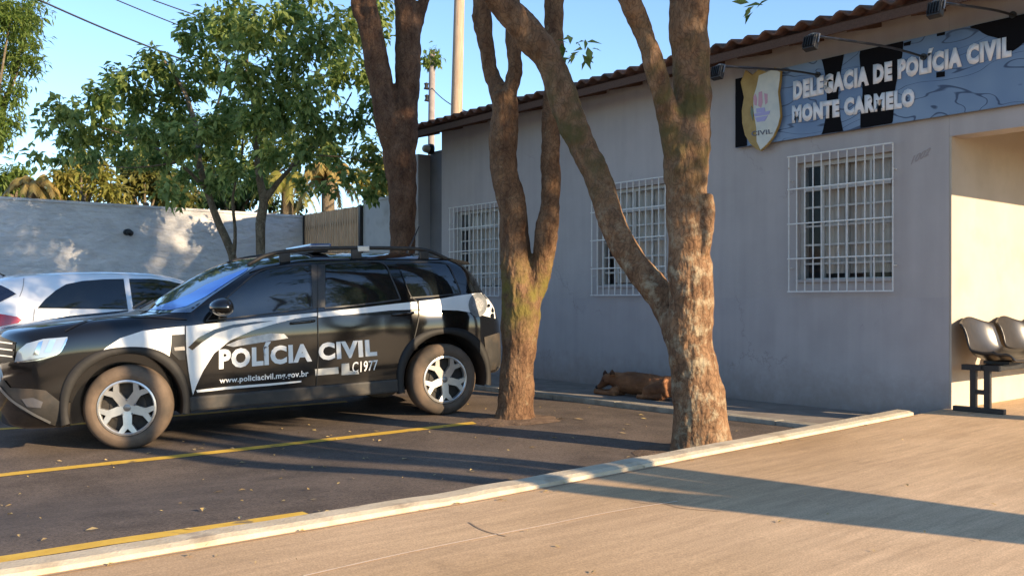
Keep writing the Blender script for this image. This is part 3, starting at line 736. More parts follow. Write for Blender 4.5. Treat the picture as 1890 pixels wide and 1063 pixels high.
class Shell:
    """projects photo outlines on to a finished body, so stickers, panes and seams lie on its real surface"""
    def __init__(s, body, M):
        s.M = M; s.I = M.inverted(); bm = bmesh.new(); bm.from_mesh(body.data); s.bvh = BVHTree.FromBMesh(bm); bm.free()
        s.o = s.I @ C0
    def hit(s, x, y):
        d = (s.I.to_3x3() @ ray(x, y)).normalized(); h = s.bvh.ray_cast(s.o, d)
        if h[0] is None:
            p = s.o + d * 8.2; best = None
            for k in range(60):
                q = s.o + d * (6.5 + k * .1); nr = s.bvh.find_nearest(q)
                if best is None or nr[3] < best[3]: best = nr
            return best[0], best[1]
        nrm = h[1]
        if nrm.dot(d) > 0: nrm = -nrm
        return h[0], nrm
    def sheet(s, name, pts, m, parent, lift=.004, cell=9.0, smooth=False):
        P = smooth_poly(pts, 5) if smooth else pts
        # densify the outline, add inner points, triangulate
        B = []
        for i in range(len(P)):
            a, b = Vector(P[i]), Vector(P[(i + 1) % len(P)]); n = max(1, int((b - a).length / cell))
            for k in range(n): B.append(a.lerp(b, k / n))
        nb = len(B); V = list(B); ed = [(i, (i + 1) % nb) for i in range(nb)]
        x0, x1 = min(p.x for p in B), max(p.x for p in B); y0, y1 = min(p.y for p in B), max(p.y for p in B)
        def inside(p):
            c = False
            for i in range(nb):
                a, b = B[i], B[(i + 1) % nb]
                if (a.y > p.y) != (b.y > p.y) and p.x < (b.x - a.x) * (p.y - a.y) / (b.y - a.y) + a.x: c = not c
            return c
        gx = x0 + cell / 2
        while gx < x1:
            gy = y0 + cell / 2
            while gy < y1:
                p = Vector((gx, gy))
                if inside(p) and min((p - b).length for b in B) > cell * .45: V.append(p)
                gy += cell
            gx += cell
        r = delaunay_2d_cdt([Vector((p.x, p.y)) for p in V], ed, [list(range(nb))], 1, 1e-4)
        bm = bmesh.new(); vs = []
        for p in r[0]:
            q, n = s.hit(p.x, p.y); vs.append(bm.verts.new(q + n * lift))
        for f in r[2]:
            try: bm.faces.new([vs[i] for i in f])
            except ValueError: pass
        return s.finish(bm, name, m, parent)
    def finish(s, bm, name, m, parent):
        bmesh.ops.recalc_face_normals(bm, faces=bm.faces); bm.normal_update()
        if sum((f.normal.dot(s.o - f.calc_center_median())) * f.calc_area() for f in bm.faces) < 0:
            bmesh.ops.reverse_faces(bm, faces=bm.faces)
        me = bpy.data.meshes.new(name); bm.to_mesh(me); bm.free()
        return link_mesh(name, me, m, parent, True)
    def text(s, name, body, quad, m, parent, bold, lift=.005):
        bm = text_mesh(body, bold=bold)
        for _ in range(3):
            long = [e for e in bm.edges if e.calc_length() > .12]
            if not long: break
            bmesh.ops.subdivide_edges(bm, edges=long, cuts=1); bmesh.ops.triangulate(bm, faces=[f for f in bm.faces if len(f.verts) > 4])
        for v in bm.verts:
            p = bilin([Vector(c) for c in quad], v.co.x, v.co.y); q, n = s.hit(p.x, p.y); v.co = q + n * lift
        return s.finish(bm, name, m, parent)
    def line(s, name, pts, w, m, parent, lift=.004):
        """thin band of pixel width w along an image path"""
        P = smooth_path([(x, y, 0) for x, y in pts], 8); a = []; b = []
        for i, p in enumerate(P):
            t = (P[min(i + 1, len(P) - 1)] - P[max(i - 1, 0)]).normalized(); n = Vector((-t.y, t.x, 0)) * w / 2
            a.append((p + n)[:2]); b.append((p - n)[:2])
        bm = bmesh.new(); prev = None
        for u, v in zip(a, b):
            r = []
            for c in (u, v):
                q, n = s.hit(*c); r.append(bm.verts.new(q + n * lift))
            if prev: bm.faces.new((prev[0], prev[1], r[1], r[0]))
            prev = r
        return s.finish(bm, name, m, parent)

M_PAINT = mat('black_car_paint', (.007, .0072, .008), .22, 0, .5, .9)
def dusty(name, c, d, rough, coat):
    m = mat(name, c, rough, 0, .5, coat); q = NT(m); b = q.n['Principled BSDF']
    tc = q.new('ShaderNodeTexCoord'); sx = q.new('ShaderNodeSeparateXYZ'); q.link(tc.outputs['Object'], sx.inputs[0])
    n = q.new('ShaderNodeTexNoise'); n.inputs['Scale'].default_value = 6; n.inputs['Detail'].default_value = 7; q.link(tc.outputs['Object'], n.inputs['Vector'])
    r = q.new('ShaderNodeMapRange'); r.inputs[1].default_value = .75; r.inputs[2].default_value = .25; q.link(sx.outputs['Z'], r.inputs[0])
    r2 = q.new('ShaderNodeMapRange'); r2.inputs[1].default_value = .3; r2.inputs[2].default_value = .75; q.link(n.outputs['Fac'], r2.inputs[0])
    mu = q.new('ShaderNodeMath', operation='MULTIPLY'); q.link(r.outputs[0], mu.inputs[0]); q.link(r2.outputs[0], mu.inputs[1])
    ad = q.new('ShaderNodeMath', operation='MULTIPLY_ADD'); ad.inputs[1].default_value = .26; ad.inputs[2].default_value = .0; q.link(mu.outputs[0], ad.inputs[0])
    mx = q.new('ShaderNodeMixRGB'); mx.inputs[1].default_value = (*c, 1); mx.inputs[2].default_value = (*d, 1); q.link(ad.outputs[0], mx.inputs[0]); q.link(mx.outputs[0], b.inputs['Base Color'])
    r3 = q.new('ShaderNodeMapRange'); r3.inputs[3].default_value = rough; r3.inputs[4].default_value = .7; q.link(ad.outputs[0], r3.inputs[0]); q.link(r3.outputs[0], b.inputs['Roughness'])
    r4 = q.new('ShaderNodeMapRange'); r4.inputs[3].default_value = coat; r4.inputs[4].default_value = .1; q.link(ad.outputs[0], r4.inputs[0]); q.link(r4.outputs[0], b.inputs['Coat Weight'])
    return m
M_PAINT = dusty('dusty_black_paint', (.0045, .0047, .0052), (.07, .054, .04), .09, .45)
M_PLAST = noisy('grey_plastic', (.022, .021, .02), (.038, .035, .032), 8, .6, .15, 160, c3=(.07, .055, .042), s3=5, t3=(.5, .75), dist=.002)
M_TYRE = noisy('dusty_tyre', (.10, .072, .052), (.155, .112, .08), 5, .9, .2, 60, c3=(.04, .035, .03), s3=3, t3=(.5, .7), dist=.004)
M_RIM = noisy('silver_alloy', (.50, .49, .47), (.62, .60, .57), 12, .33, .05, 40, metal=.75, dist=.001)
M_RIMDARK = noisy('brake_dust', (.02, .018, .016), (.04, .035, .03), 9, .7, 0)
M_STICK = noisy('white_vinyl', (.66, .66, .65), (.74, .74, .72), 4, .38, .03, 20, dist=.001, coat=.2)
M_STXT = mat('white_letter_vinyl', (.70, .70, .68), .4)
M_TINT = mat('tinted_glass', (.006, .008, .009), .03, 0, .7, .6)
M_LIGHT = mat('headlight_lens', (.26, .32, .40), .07, .2, .8, 1)
M_CHROME = mat('chrome', (.75, .75, .76), .12, 1)
M_RED = mat('red_lens', (.45, .012, .014), .12, 0, .6, .8)

def make_wheel(parent, name, centre, rot_z, r, rim_r, width, M, side=-1, detail=True, loc_parent_inv=None):
    """wheel axis along local y; side -1 faces -y (towards the camera)"""
    T = Matrix.Translation(centre) @ Matrix.Rotation(rot_z, 4, 'Z') @ (Matrix.Identity(4) if side < 0 else Matrix.Rotation(math.pi, 4, 'Z'))
    mb = MB(); w = width
    prof = [(rim_r * .98, .02), (rim_r + .01, -.012), (rim_r + .035, -.024), (r - .075, -.026), (r - .035, -.012), (r - .012, .012), (r, .04), (r, w - .04), (r - .012, w - .012), (r - .05, w), (rim_r, w), (rim_r, w - .01)]
    mb.lathe(prof, 'y', 72)
    bmesh.ops.transform(mb.bm, matrix=T, verts=mb.bm.verts); tyre = mb.build(name, M_TYRE, parent)
    for p in tyre.data.polygons: p.use_smooth = True
    try: tyre.data.set_sharp_from_angle(angle=R(35))
    except Exception: pass
    mb = MB()
    mb.lathe([(rim_r - .004, .06), (rim_r + .004, .0), (rim_r + .002, -.012), (rim_r - .012, -.016), (rim_r - .022, -.006), (rim_r - .024, .03)], 'y', 64)
    if detail:
        def P(rr, a): return (rr * math.cos(a), rr * math.sin(a))
        for k in range(5):
            a = math.pi / 2 * -1 + 2 * math.pi * k / 5
            e = rim_r - .014
            # spoke: root, then two prongs to the rim leaving a small notch
            poly = [P(.045, a - .75), P(.075, a - .50), P(e * .66, a - .235), P(e, a - .36), P(e, a - .17), P(e * .80, a - .0), P(e, a + .17), P(e, a + .36), P(e * .66, a + .235), P(.075, a + .50), P(.045, a + .75)]
            v0 = [mb.bm.verts.new((u, -.012 + .020 * (1 - math.hypot(u, v) / e), v)) for u, v in poly]
            v1 = [mb.bm.verts.new((u, .035, v)) for u, v in poly]
            f = mb.bm.faces.new(v0); n = len(poly)
            for i in range(n): mb.bm.faces.new((v0[i], v1[i], v1[(i + 1) % n], v0[(i + 1) % n]))
        mb.lathe([(.001, .004), (.048, .004), (.055, .012), (.055, .04)], 'y', 28)
    else:
        for k in range(7):
            a = 2 * math.pi * k / 7; mb.bar((.03 * math.cos(a), 0, .03 * math.sin(a)), ((rim_r - .01) * math.cos(a), -.004, (rim_r - .01) * math.sin(a)), .03, .05)
        mb.lathe([(.001, -.01), (.05, -.01), (.055, .01), (.055, .04)], 'y', 24)
    bmesh.ops.transform(mb.bm, matrix=T, verts=mb.bm.verts); rim = mb.build('rim', M_RIM, tyre); bmesh_tri(rim)
    mb = MB(); mb.lathe([(.001, .075), (rim_r, .075), (rim_r, .07), (.001, .07)], 'y', 40); mb.lathe([(.03, .06), (rim_r * .62, .06), (rim_r * .62, .068)], 'y', 40)
    bmesh.ops.transform(mb.bm, matrix=T, verts=mb.bm.verts); mb.build('brake_disc', M_RIMDARK, tyre)
    if detail:
        mb = MB(); mb.lathe([(.001, .0005), (.026, .0005), (.03, .0035)], 'y', 24)
        for k in range(5):
            a = math.pi / 2 + 2 * math.pi * k / 5; mb.lathe([(.001, -.001), (.009, -.001), (.011, .01)], 'y', 10, (.066 * math.cos(a), 0, .066 * math.sin(a)))
        bmesh.ops.transform(mb.bm, matrix=T, verts=mb.bm.verts); mb.build('hub_cap', mat('hub_grey', (.22, .22, .22), .35, .6), tyre, True)
    return tyre
def bmesh_tri(o):
    bm = bmesh.new(); bm.from_mesh(o.data); bmesh.ops.triangulate(bm, faces=[f for f in bm.faces if len(f.verts) > 4]); bm.to_mesh(o.data); bm.free()

# ------------------------------------------------------------------ the police SUV
A3 = at(238, 830, 7.7); B3 = at(825, 766, 9.1)
e1 = (B3 - A3).normalized(); e2 = Vector((0, 0, 1)).cross(e1).normalized(); e3 = e1.cross(e2)
MC = Matrix((e1, e2, e3)).transposed().to_4x4(); MC.translation = A3
WB = (B3 - A3).length
suv = thing('police_suv', 'black police SUV with white livery lettered POLÍCIA CIVIL and roof rails', 'car'); suv.matrix_world = MC
def row(x, *v): return (x, *v)
#      x      h_b  z_b   h1   z1    h2    z2    h3   z3    h4    z4   h5   z5    zc
SUV = [
 (-.98, .50, .40, .60, .47, .66, .60, .66, .74, .60, .88, .45, .93, .945),
 (-.95, .66, .27, .82, .36, .88, .60, .88, .78, .80, .93, .62, .985, 1.00),
 (-.86, .80, .235, .95, .38, .965, .62, .96, .82, .93, .95, .78, 1.025, 1.055),
 (-.60, .88, .23, .98, .40, .985, .64, .985, .86, .955, .985, .83, 1.06, 1.095),
 (-.30, .92, .24, .99, .42, .995, .66, .995, .88, .965, 1.01, .85, 1.085, 1.125),
 (.10, .94, .30, .99, .44, .998, .68, .998, .90, .965, 1.03, .86, 1.105, 1.15),
 (.30, .94, .30, .985, .44, .992, .69, .992, .905, .965, 1.035, .87, 1.115, 1.185),
 (.55, .94, .30, .982, .44, .990, .70, .990, .91, .965, 1.05, .875, 1.16, 1.335),
 (.80, .94, .30, .98, .44, .988, .70, .988, .915, .962, 1.065, .845, 1.30, 1.475),
 (1.05, .94, .30, .98, .44, .987, .70, .987, .92, .96, 1.08, .81, 1.425, 1.575),
 (1.30, .94, .30, .98, .44, .987, .70, .987, .925, .96, 1.09, .785, 1.505, 1.62),
 (1.75, .94, .30, .98, .44, .987, .70, .987, .93, .96, 1.105, .77, 1.555, 1.655),
 (2.30, .94, .30, .98, .45, .987, .71, .987, .94, .955, 1.13, .76, 1.555, 1.655),
 (2.75, .94, .29, .99, .46, .998, .72, .995, .95, .95, 1.155, .75, 1.55, 1.65),
 (3.05, .93, .32, .99, .47, .998, .73, .992, .96, .94, 1.165, .74, 1.535, 1.635),
 (3.25, .92, .34, .98, .48, .990, .73, .985, .96, .93, 1.165, .735, 1.495, 1.60),
 (3.42, .90, .35, .96, .49, .975, .73, .97, .95, .91, 1.14, .76, 1.37, 1.45),
 (3.53, .86, .36, .93, .50, .95, .73, .94, .94, .88, 1.09, .76, 1.20, 1.27),
 (3.65, .82, .37, .89, .50, .91, .72, .90, .90, .83, 1.02, .72, 1.08, 1.11),
 (3.74, .70, .40, .78, .50, .80, .70, .79, .84, .70, .93, .55, .98, 1.00),
 (3.76, .60, .43, .66, .51, .68, .68, .66, .82, .58, .90, .42, .94, .96)]
body = loft_body('body', SUV, 1.0, 1.0, .30, .20, M_PAINT, suv, [(0, .36), (WB, .36)], .445)
SH = Shell(body, MC)
M_ARCH = noisy('black_arch_plastic', (.010, .0095, .009), (.018, .016, .015), 8, .65, .15, 160, dist=.002)
# wheel arches in grey plastic, sills
for cx in (0, WB):
    mb = MB(); n = 40; a0, a1 = R(-12), R(192)
    rings = []
    for i in range(n + 1):
        a = a0 + (a1 - a0) * i / n; ca, sa = math.cos(a), math.sin(a)
        ring = []
        for rr, yy in ((.443, .30), (.443, -.004), (.449, -.014), (.496, -.010), (.506, .006), (.506, .05)):
            q_ = rr if rr < .46 else rr * (1 + .055 * abs(math.sin(2 * a)) ** 1.5)
            ring.append(mb.bm.verts.new((cx + q_ * ca, yy, .36 + q_ * sa)))
        rings.append(ring)
    for A, B in zip(rings, rings[1:]):
        for k in range(5): mb.bm.faces.new((A[k], A[k + 1], B[k + 1], B[k]))
    mb.build('wheel_arch', M_ARCH, suv, True)
    for lo, hi in ((.01, .32), (1.68, 1.99)):
        mb = MB(); rings = [[mb.bm.verts.new((cx + .444 * math.cos(R(-14 + 208 * k / 40)), y, .36 + .444 * math.sin(R(-14 + 208 * k / 40)))) for k in range(41)] for y in (lo, hi)]
        for k in range(40): mb.bm.faces.new((rings[0][k], rings[0][k + 1], rings[1][k + 1], rings[1][k]))
        back = rings[1] if lo < 1 else rings[0]; mb.bm.faces.new(back)
        mb.build('wheel_housing', mat('housing_black', (.012, .011, .010), .9), suv)
for ya, yb in ((-.004, .12), (1.88, 2.004)): mb = MB(); mb.box((.50, ya, .27), (WB - .50, yb, .40), .02); mb.build('sill', M_PLAST, suv)
mb = MB(); mb.box((-.2, .35, .29), (3.3, 1.65, .38)); mb.build('underbody', mat('underbody_black', (.01, .01, .01), .9), suv)
# wheels
for cx, steer in ((0, R(-16)), (WB, 0)):
    make_wheel(suv, 'wheel', (cx, .015, .352), steer, .352, .232, .22, MC)
    make_wheel(suv, 'wheel', (cx, 1.985, .352), steer, .352, .232, .22, MC, side=1)
def S(name, pts, m=M_STICK, lift=.004, smooth=False, cell=8.0, par=suv): return SH.sheet(name, pts, m, par, lift, cell, smooth)
# glass
mat('windscreen', (.02, .045, .09), .03, 0, 1, 1).node_tree.nodes['Principled BSDF'].inputs['IOR'].default_value = 2.1
S('windshield', [(255, 574), (300, 548), (360, 516), (420, 491), (458, 484), (482, 481), (474, 490), (430, 520), (385, 551), (352, 577), (300, 578)], mat('windscreen', (.02, .045, .09), .03, 0, 1, 1), .004)
S('windshield_blue', [(275, 573), (320, 556), (354, 542), (379, 527), (415, 512), (458, 495), (456, 500), (422, 521), (379, 549), (345, 566), (315, 573)], mat('blue_sheet', (.05, .21, .72), .25, 0, .5, .6), .007)  # flat blue sheet laid over the windshield glass
S('side_window', [(380, 592), (402, 566), (436, 535), (470, 508), (500, 496), (569, 490), (575, 568), (480, 580)], M_TINT)
S('side_window', [(600, 568), (601, 489), (655, 485), (706, 487), (722, 515), (737, 552), (670, 561)], M_TINT)
S('side_window', [(757, 549), (746, 522), (733, 488), (780, 485), (822, 488), (838, 515), (849, 541), (800, 546)], M_TINT)
M_TRIM = mat('window_rubber', (.028, .027, .026), .45)
for pts in ([(380, 593), (402, 566), (436, 535), (470, 507.5), (500, 495.5), (570, 489)], [(380, 593), (480, 581), (577, 569)], [(599, 569), (670, 562), (739, 553)], [(600, 488.5), (655, 484.5), (706, 486.5), (723, 515), (739, 553)],
            [(731, 487), (780, 484.5), (823, 487.5), (839, 515), (850, 541)], [(757, 550), (800, 547), (850, 542)]):
    SH.line('window_trim', pts, 2.6, M_TRIM, suv, .007)
S('pillar_trim', [(574, 489), (600, 488), (600, 567), (577, 569)], M_TRIM, .005)
S('rear_window', [(866, 484), (880, 495), (905, 532), (905, 535), (860, 540), (866, 520)], M_TINT)
# white livery
S('livery', [(177, 659), (196, 641), (222, 624), (262, 611), (302, 606), (341, 602), (341, 622), (318, 624), (312, 664), (292, 657), (262, 652), (225, 653), (197, 660), (186, 662)])
S('livery', [(343, 602), (400, 596), (480, 587), (585, 577), (585, 583), (545, 588), (505, 598), (465, 610), (425, 628), (395, 652), (375, 684), (362, 712), (356, 729), (350, 700), (344, 650)])
S('livery', [(587, 576.5), (650, 570), (728, 561), (770, 556.5), (771, 571), (720, 573), (650, 580), (587, 586)])
S('livery', [(773, 556), (815, 551), (850, 545), (880, 541), (904, 541), (910, 560), (914, 588), (902, 585), (870, 577), (845, 573), (810, 572), (773, 571)])
S('livery_swoosh_line', [(347, 641), (366, 623), (395, 608), (430, 599), (470, 594), (505, 592), (470, 598), (430, 605), (398, 615), (372, 632), (355, 646)], M_PAINT, .007)  # black swoosh line printed within the white livery
S('livery', [(362, 719.5), (420, 713), (500, 707), (556, 702), (556, 705), (500, 711), (420, 718), (364, 724)], M_STXT)
S('livery', [(417, 637), (440, 627), (470, 620), (500, 615), (524, 616), (532, 624), (480, 632), (430, 640)], noisy('door_reflection', (.30, .30, .30), (.62, .61, .58), 9, .4, 0))  # bright reflection on the door, painted as a pale sheet
circ = [(881 + 17 * math.cos(2 * math.pi * k / 20), 563 + 22 * math.sin(2 * math.pi * k / 20)) for k in range(20)]
S('round_badge', circ, noisy('badge_grey', (.11, .12, .13), (.19, .20, .21), 30, .5, 0), .008)
circ = [(881 + 10 * math.cos(2 * math.pi * k / 16), 563 + 13 * math.sin(2 * math.pi * k / 16)) for k in range(16)]
S('round_badge', circ, noisy('badge_pale', (.14, .15, .16), (.34, .34, .35), 60, .5, 0), .011)
SH.text('lettering', 'POLÍCIA CIVIL', ((404, 681), (696, 656), (694, 626), (404, 645)), M_STXT, suv, .05)
SH.text('lettering', 'www.policiacivil.mg.gov.br', ((405, 707), (569, 694), (569, 683), (405, 697)), M_STXT, suv, .02)
SH.text('lettering', 'C1977', ((650, 688), (696, 682), (697, 664), (650, 668)), M_STXT, suv, .012)
S('livery', [(581, 681), (624, 677), (625, 689), (582, 693)], mat('grey_vinyl', (.33, .34, .33), .45), .005)
S('livery', [(630, 671), (644, 670), (645, 684), (662, 686), (662, 690), (630, 692)], mat('grey_vinyl', (.33, .34, .33), .45), .005)
# seams between the panels
M_SEAM = mat('seam_black', (.004, .004, .004), .6)
for pts in ([(342, 600), (342, 640), (348, 690), (356, 735)], [(586, 486), (586, 578), (587, 650), (583, 716)], [(739, 500), (757, 545), (771, 560), (772, 590), (760, 640)], [(345, 590), (250, 585), (170, 590), (120, 612)]):
    SH.line('panel_seam', pts, 1.6, M_SEAM, suv, .0085)
# fender vent with small badge
S('fender_vent', [(317, 618), (341, 617), (342, 664), (330, 664), (316, 650)], M_PLAST, .008)
S('vent_badge', [(321, 641), (340, 639), (341, 646), (322, 647)], M_CHROME, .012)
# lights, grille, bumper
hl = S('headlight', [(28, 668), (33, 648), (50, 634), (80, 626), (125, 622), (121, 636), (108, 651), (92, 658), (60, 663)], M_LIGHT, .006, False, 6)
S('lens_strip', [(62, 655), (72, 632), (80, 629), (72, 655)], M_CHROME, .010, par=hl); S('lens_strip', [(82, 650), (92, 628), (104, 626), (94, 650)], mat('lens_blue', (.20, .32, .50), .08, 0, .8, 1), .010, par=hl)
SH.line('lens_rim', [(34, 668), (70, 664), (96, 657), (112, 648), (124, 625)], 2.4, M_CHROME, hl, .012)
S('grille', [(0, 620), (30, 632), (26, 664), (0, 672)], mat('grille_black', (.008, .008, .008), .3), .006)
for y in (634, 646, 658): SH.line('grille_bar', [(0, y - 3), (26, y)], 2.6, M_CHROME, suv, .014)
S('lower_bumper', [(0, 690), (20, 715), (60, 717), (85, 720), (113, 743), (131, 742), (128, 775), (118, 790), (90, 780), (40, 755), (0, 720)], M_PLAST, .008)
fg = S('fog_lamp', [(42, 736), (62, 733), (80, 741), (76, 752), (52, 750)], mat('fog_glass', (.12, .12, .13), .12, .2, .8), .013)
SH.line('skid_trim', [(0, 712), (14, 728), (30, 742), (62, 762), (94, 778)], 4.5, mat('satin_grey', (.20, .20, .20), .35, .5), suv, .016)
# tail lamp and rear bumper
S('tail_lamp', [(909, 543), (916, 552), (921, 580), (919, 592), (913, 562)], M_RED, .009)
S('rear_bumper', [(893, 622), (925, 612), (930, 680), (908, 690), (897, 668)], M_PLAST, .007)
# mirrors, handles, rails, light bar, antenna, wipers
for yy, sg_ in ((-.02, -1), (2.02, 1)):
    mb = MB(); c = Vector((.80, yy + sg_ * .09, 1.155)); r = bmesh.ops.create_uvsphere(mb.bm, u_segments=24, v_segments=14, radius=1)
    for v in r['verts']:
        x, y, z = v.co
        sx = .075 if x > 0 else .13
        v.co = c + Vector((x * sx, y * .145, z * (.088 if z > 0 else .075)))
    mb.bar(c + Vector((0, -sg_ * .05, -.05)), (c.x - .02, 1 + sg_ * .93, 1.075), .05, .07); mb.build('mirror', M_PAINT, suv, True)
for (hx, hz) in ((1.52, .985), (2.50, 1.015)):
    q = SH.bvh.ray_cast(Vector((hx, -1, hz)), Vector((0, 1, 0)))[0]
    mb = MB(); mb.tube(smooth_path([(hx - .11, q.y + .002, hz), (hx - .09, q.y - .035, hz + .004), (hx + .08, q.y - .035, hz + .012), (hx + .10, q.y + .002, hz + .012)], 4), .013, 10); mb.build('door_handle', M_PAINT, suv, True)
for sg_ in (-1, 1):
    def ry(x, h): return 1 + sg_ * h
    P = smooth_path([(1.10, ry(0, .73), 1.53), (1.28, ry(0, .715), 1.615), (1.55, ry(0, .705), 1.66), (2.0, ry(0, .70), 1.675), (2.6, ry(0, .69), 1.665), (2.90, ry(0, .685), 1.64), (3.12, ry(0, .69), 1.55)], 6)
    mb = MB(); mb.tube(P, .019, 10)
    for x, z in ((1.45, 1.595), (2.15, 1.615), (2.86, 1.585)): mb.box((x - .05, ry(0, .70) - .02, z - .05), (x + .05, ry(0, .70) + .02, z + .045), .008)
    mb.build('roof_rail', M_PLAST, suv, True)
mb = MB(); mb.box((2.16, 1 - .728, 1.635), (2.28, 1 - .662, 1.692), .008); mb.build('rail_mount', mat('satin_silver', (.45, .44, .42), .35, .5), suv)
mb = MB(); mb.box((1.80, .55, 1.648), (1.95, 1.45, 1.685), .01); lb = mb.build('light_bar', M_PLAST, suv)
mb = MB(); mb.box((1.77, .53, 1.686), (1.98, 1.47, 1.735), .02); mb.build('lens', mat('lightbar_lens', (.06, .075, .16), .12, 0, .6, .6), lb)
mb = MB(); mb.tube([(2.95, 1.0, 1.60), (2.98, 1.0, 1.66), (3.12, 1.0, 1.93)], [.02, .012, .006], 8); mb.build('antenna', M_BLACKMETAL, suv, True)
for yy in (.55, 1.1):
    mb = MB(); mb.tube([(.20, yy, 1.172), (.36, yy + .38, 1.235)], .009, 6); mb.build('wiper', M_BLACKMETAL, suv)
mb = MB(); mb.prism([(3.10, 1.572), (3.38, 1.515), (3.40, 1.49), (3.10, 1.50)], 'y', .34, 1.66); mb.build('spoiler', M_ARCH, suv)

# ------------------------------------------------------------------ the white hatchback
wh = thing('white_hatchback', 'white hatchback seen from behind, parked beyond the black police SUV', 'car')
ux = Vector((0, 1, .035)).normalized(); uy = Vector((-1, 0, 0)); uz = ux.cross(uy)
MH = Matrix((ux, uy, uz)).transposed().to_4x4(); MH.translation = (-11.15, 1.70, asphalt_z(-12, 1.7) + .02); wh.matrix_world = MH
HB = [
 (.00, .50, .36, .66, .43, .70, .58, .69, .72, .62, .86, .45, .92, .94),
 (.04, .72, .29, .84, .40, .88, .60, .86, .78, .80, .97, .62, 1.05, 1.08),
 (.16, .80, .26, .90, .42, .93, .64, .92, .86, .85, 1.08, .66, 1.19, 1.23),
 (.32, .84, .25, .925, .42, .945, .66, .935, .90, .87, 1.14, .63, 1.38, 1.43),
 (.48, .86, .24, .93, .42, .95, .66, .94, .90, .88, 1.16, .61, 1.45, 1.50),
 (.85, .86, .24, .93, .42, .95, .66, .94, .90, .885, 1.15, .60, 1.49, 1.545),
 (1.45, .86, .24, .93, .42, .945, .66, .935, .89, .885, 1.13, .60, 1.50, 1.555),
 (2.10, .86, .24, .93, .42, .945, .65, .935, .87, .89, 1.09, .61, 1.47, 1.53),
 (2.55, .86, .24, .93, .42, .945, .65, .935, .86, .90, 1.05, .64, 1.37, 1.43),
 (3.05, .86, .24, .93, .42, .945, .64, .935, .84, .90, 1.0, .74, 1.12, 1.18),
 (3.40, .86, .24, .93, .42, .945, .63, .935, .82, .89, .95, .75, 1.01, 1.06),
 (4.00, .82, .25, .90, .42, .92, .60, .90, .76, .84, .86, .68, .90, .93),
 (4.30, .62, .30, .72, .40, .76, .56, .74, .70, .68, .78, .5, .81, .83),
 (4.34, .50, .36, .58, .44, .6, .56, .58, .66, .52, .73, .4, .75, .76)]
M_WCAR = mat('white_car_paint', (.80, .81, .82), .25, 0, .5, .9)
hb = loft_body('body', HB, .95, .95, .26, .25, M_WCAR, wh, [(.78, .33), (3.52, .33)], .40)
SW = Shell(hb, MH)
def H(name, pts, m, lift=.004, cell=7.0, par=wh): return SW.sheet(name, pts, m, par, lift, cell)
H('side_window', [(69, 569), (84, 552), (103, 536), (122, 525), (152, 519), (190, 516), (228, 515), (236, 571), (150, 570)], M_TINT)
H('side_window', [(246, 571), (238, 515), (280, 515), (312, 519), (336, 525), (338, 571)], M_TINT)
H('tail_lamp', [(-12, 578), (10, 581), (32, 585), (41, 591), (34, 596), (8, 601), (-12, 606)], M_RED, .010)
H('rear_window', [(-30, 528), (2, 527), (16, 534), (30, 543), (14, 551), (0, 558), (-30, 570)], mat('rear_glass', (.02, .025, .05), .05, 0, .7, .6), .005)
SW.line('panel_seam', [(44, 514), (42, 532), (36, 548)], 1.3, mat('seam_grey', (.18, .18, .19), .6), wh, .005)
SW.line('panel_seam', [(64, 570), (62, 590), (66, 612)], 1.3, mat('seam_grey', (.18, .18, .19), .6), wh, .005)
for cx in (.78, 3.52):
    for yy, sd_ in ((.02, -1), (1.88, 1)): make_wheel(wh, 'wheel', (cx, yy, .31), 0, .315, .21, .2, MH, sd_, False)
mb = MB(); mb.tube([(.60, .93, 1.515), (.56, .93, 1.54), (.36, .95, 1.66)], [.014, .008, .004], 8); mb.build('antenna', M_BLACKMETAL, wh, True)
mb = MB(); mb.box((.1, .3, .22), (4.1, 1.6, .34)); mb.build('underbody', mat('underbody_black', (.01, .01, .01), .9), wh)
mb = MB()
r = bmesh.ops.create_uvsphere(mb.bm, u_segments=18, v_segments=10, radius=1)
for v in r['verts']: v.co = Vector((2.62 + v.co.x * .07, -.10 + v.co.y * .11, 1.08 + v.co.z * .075))
mb.build('mirror', M_WCAR, wh, True)

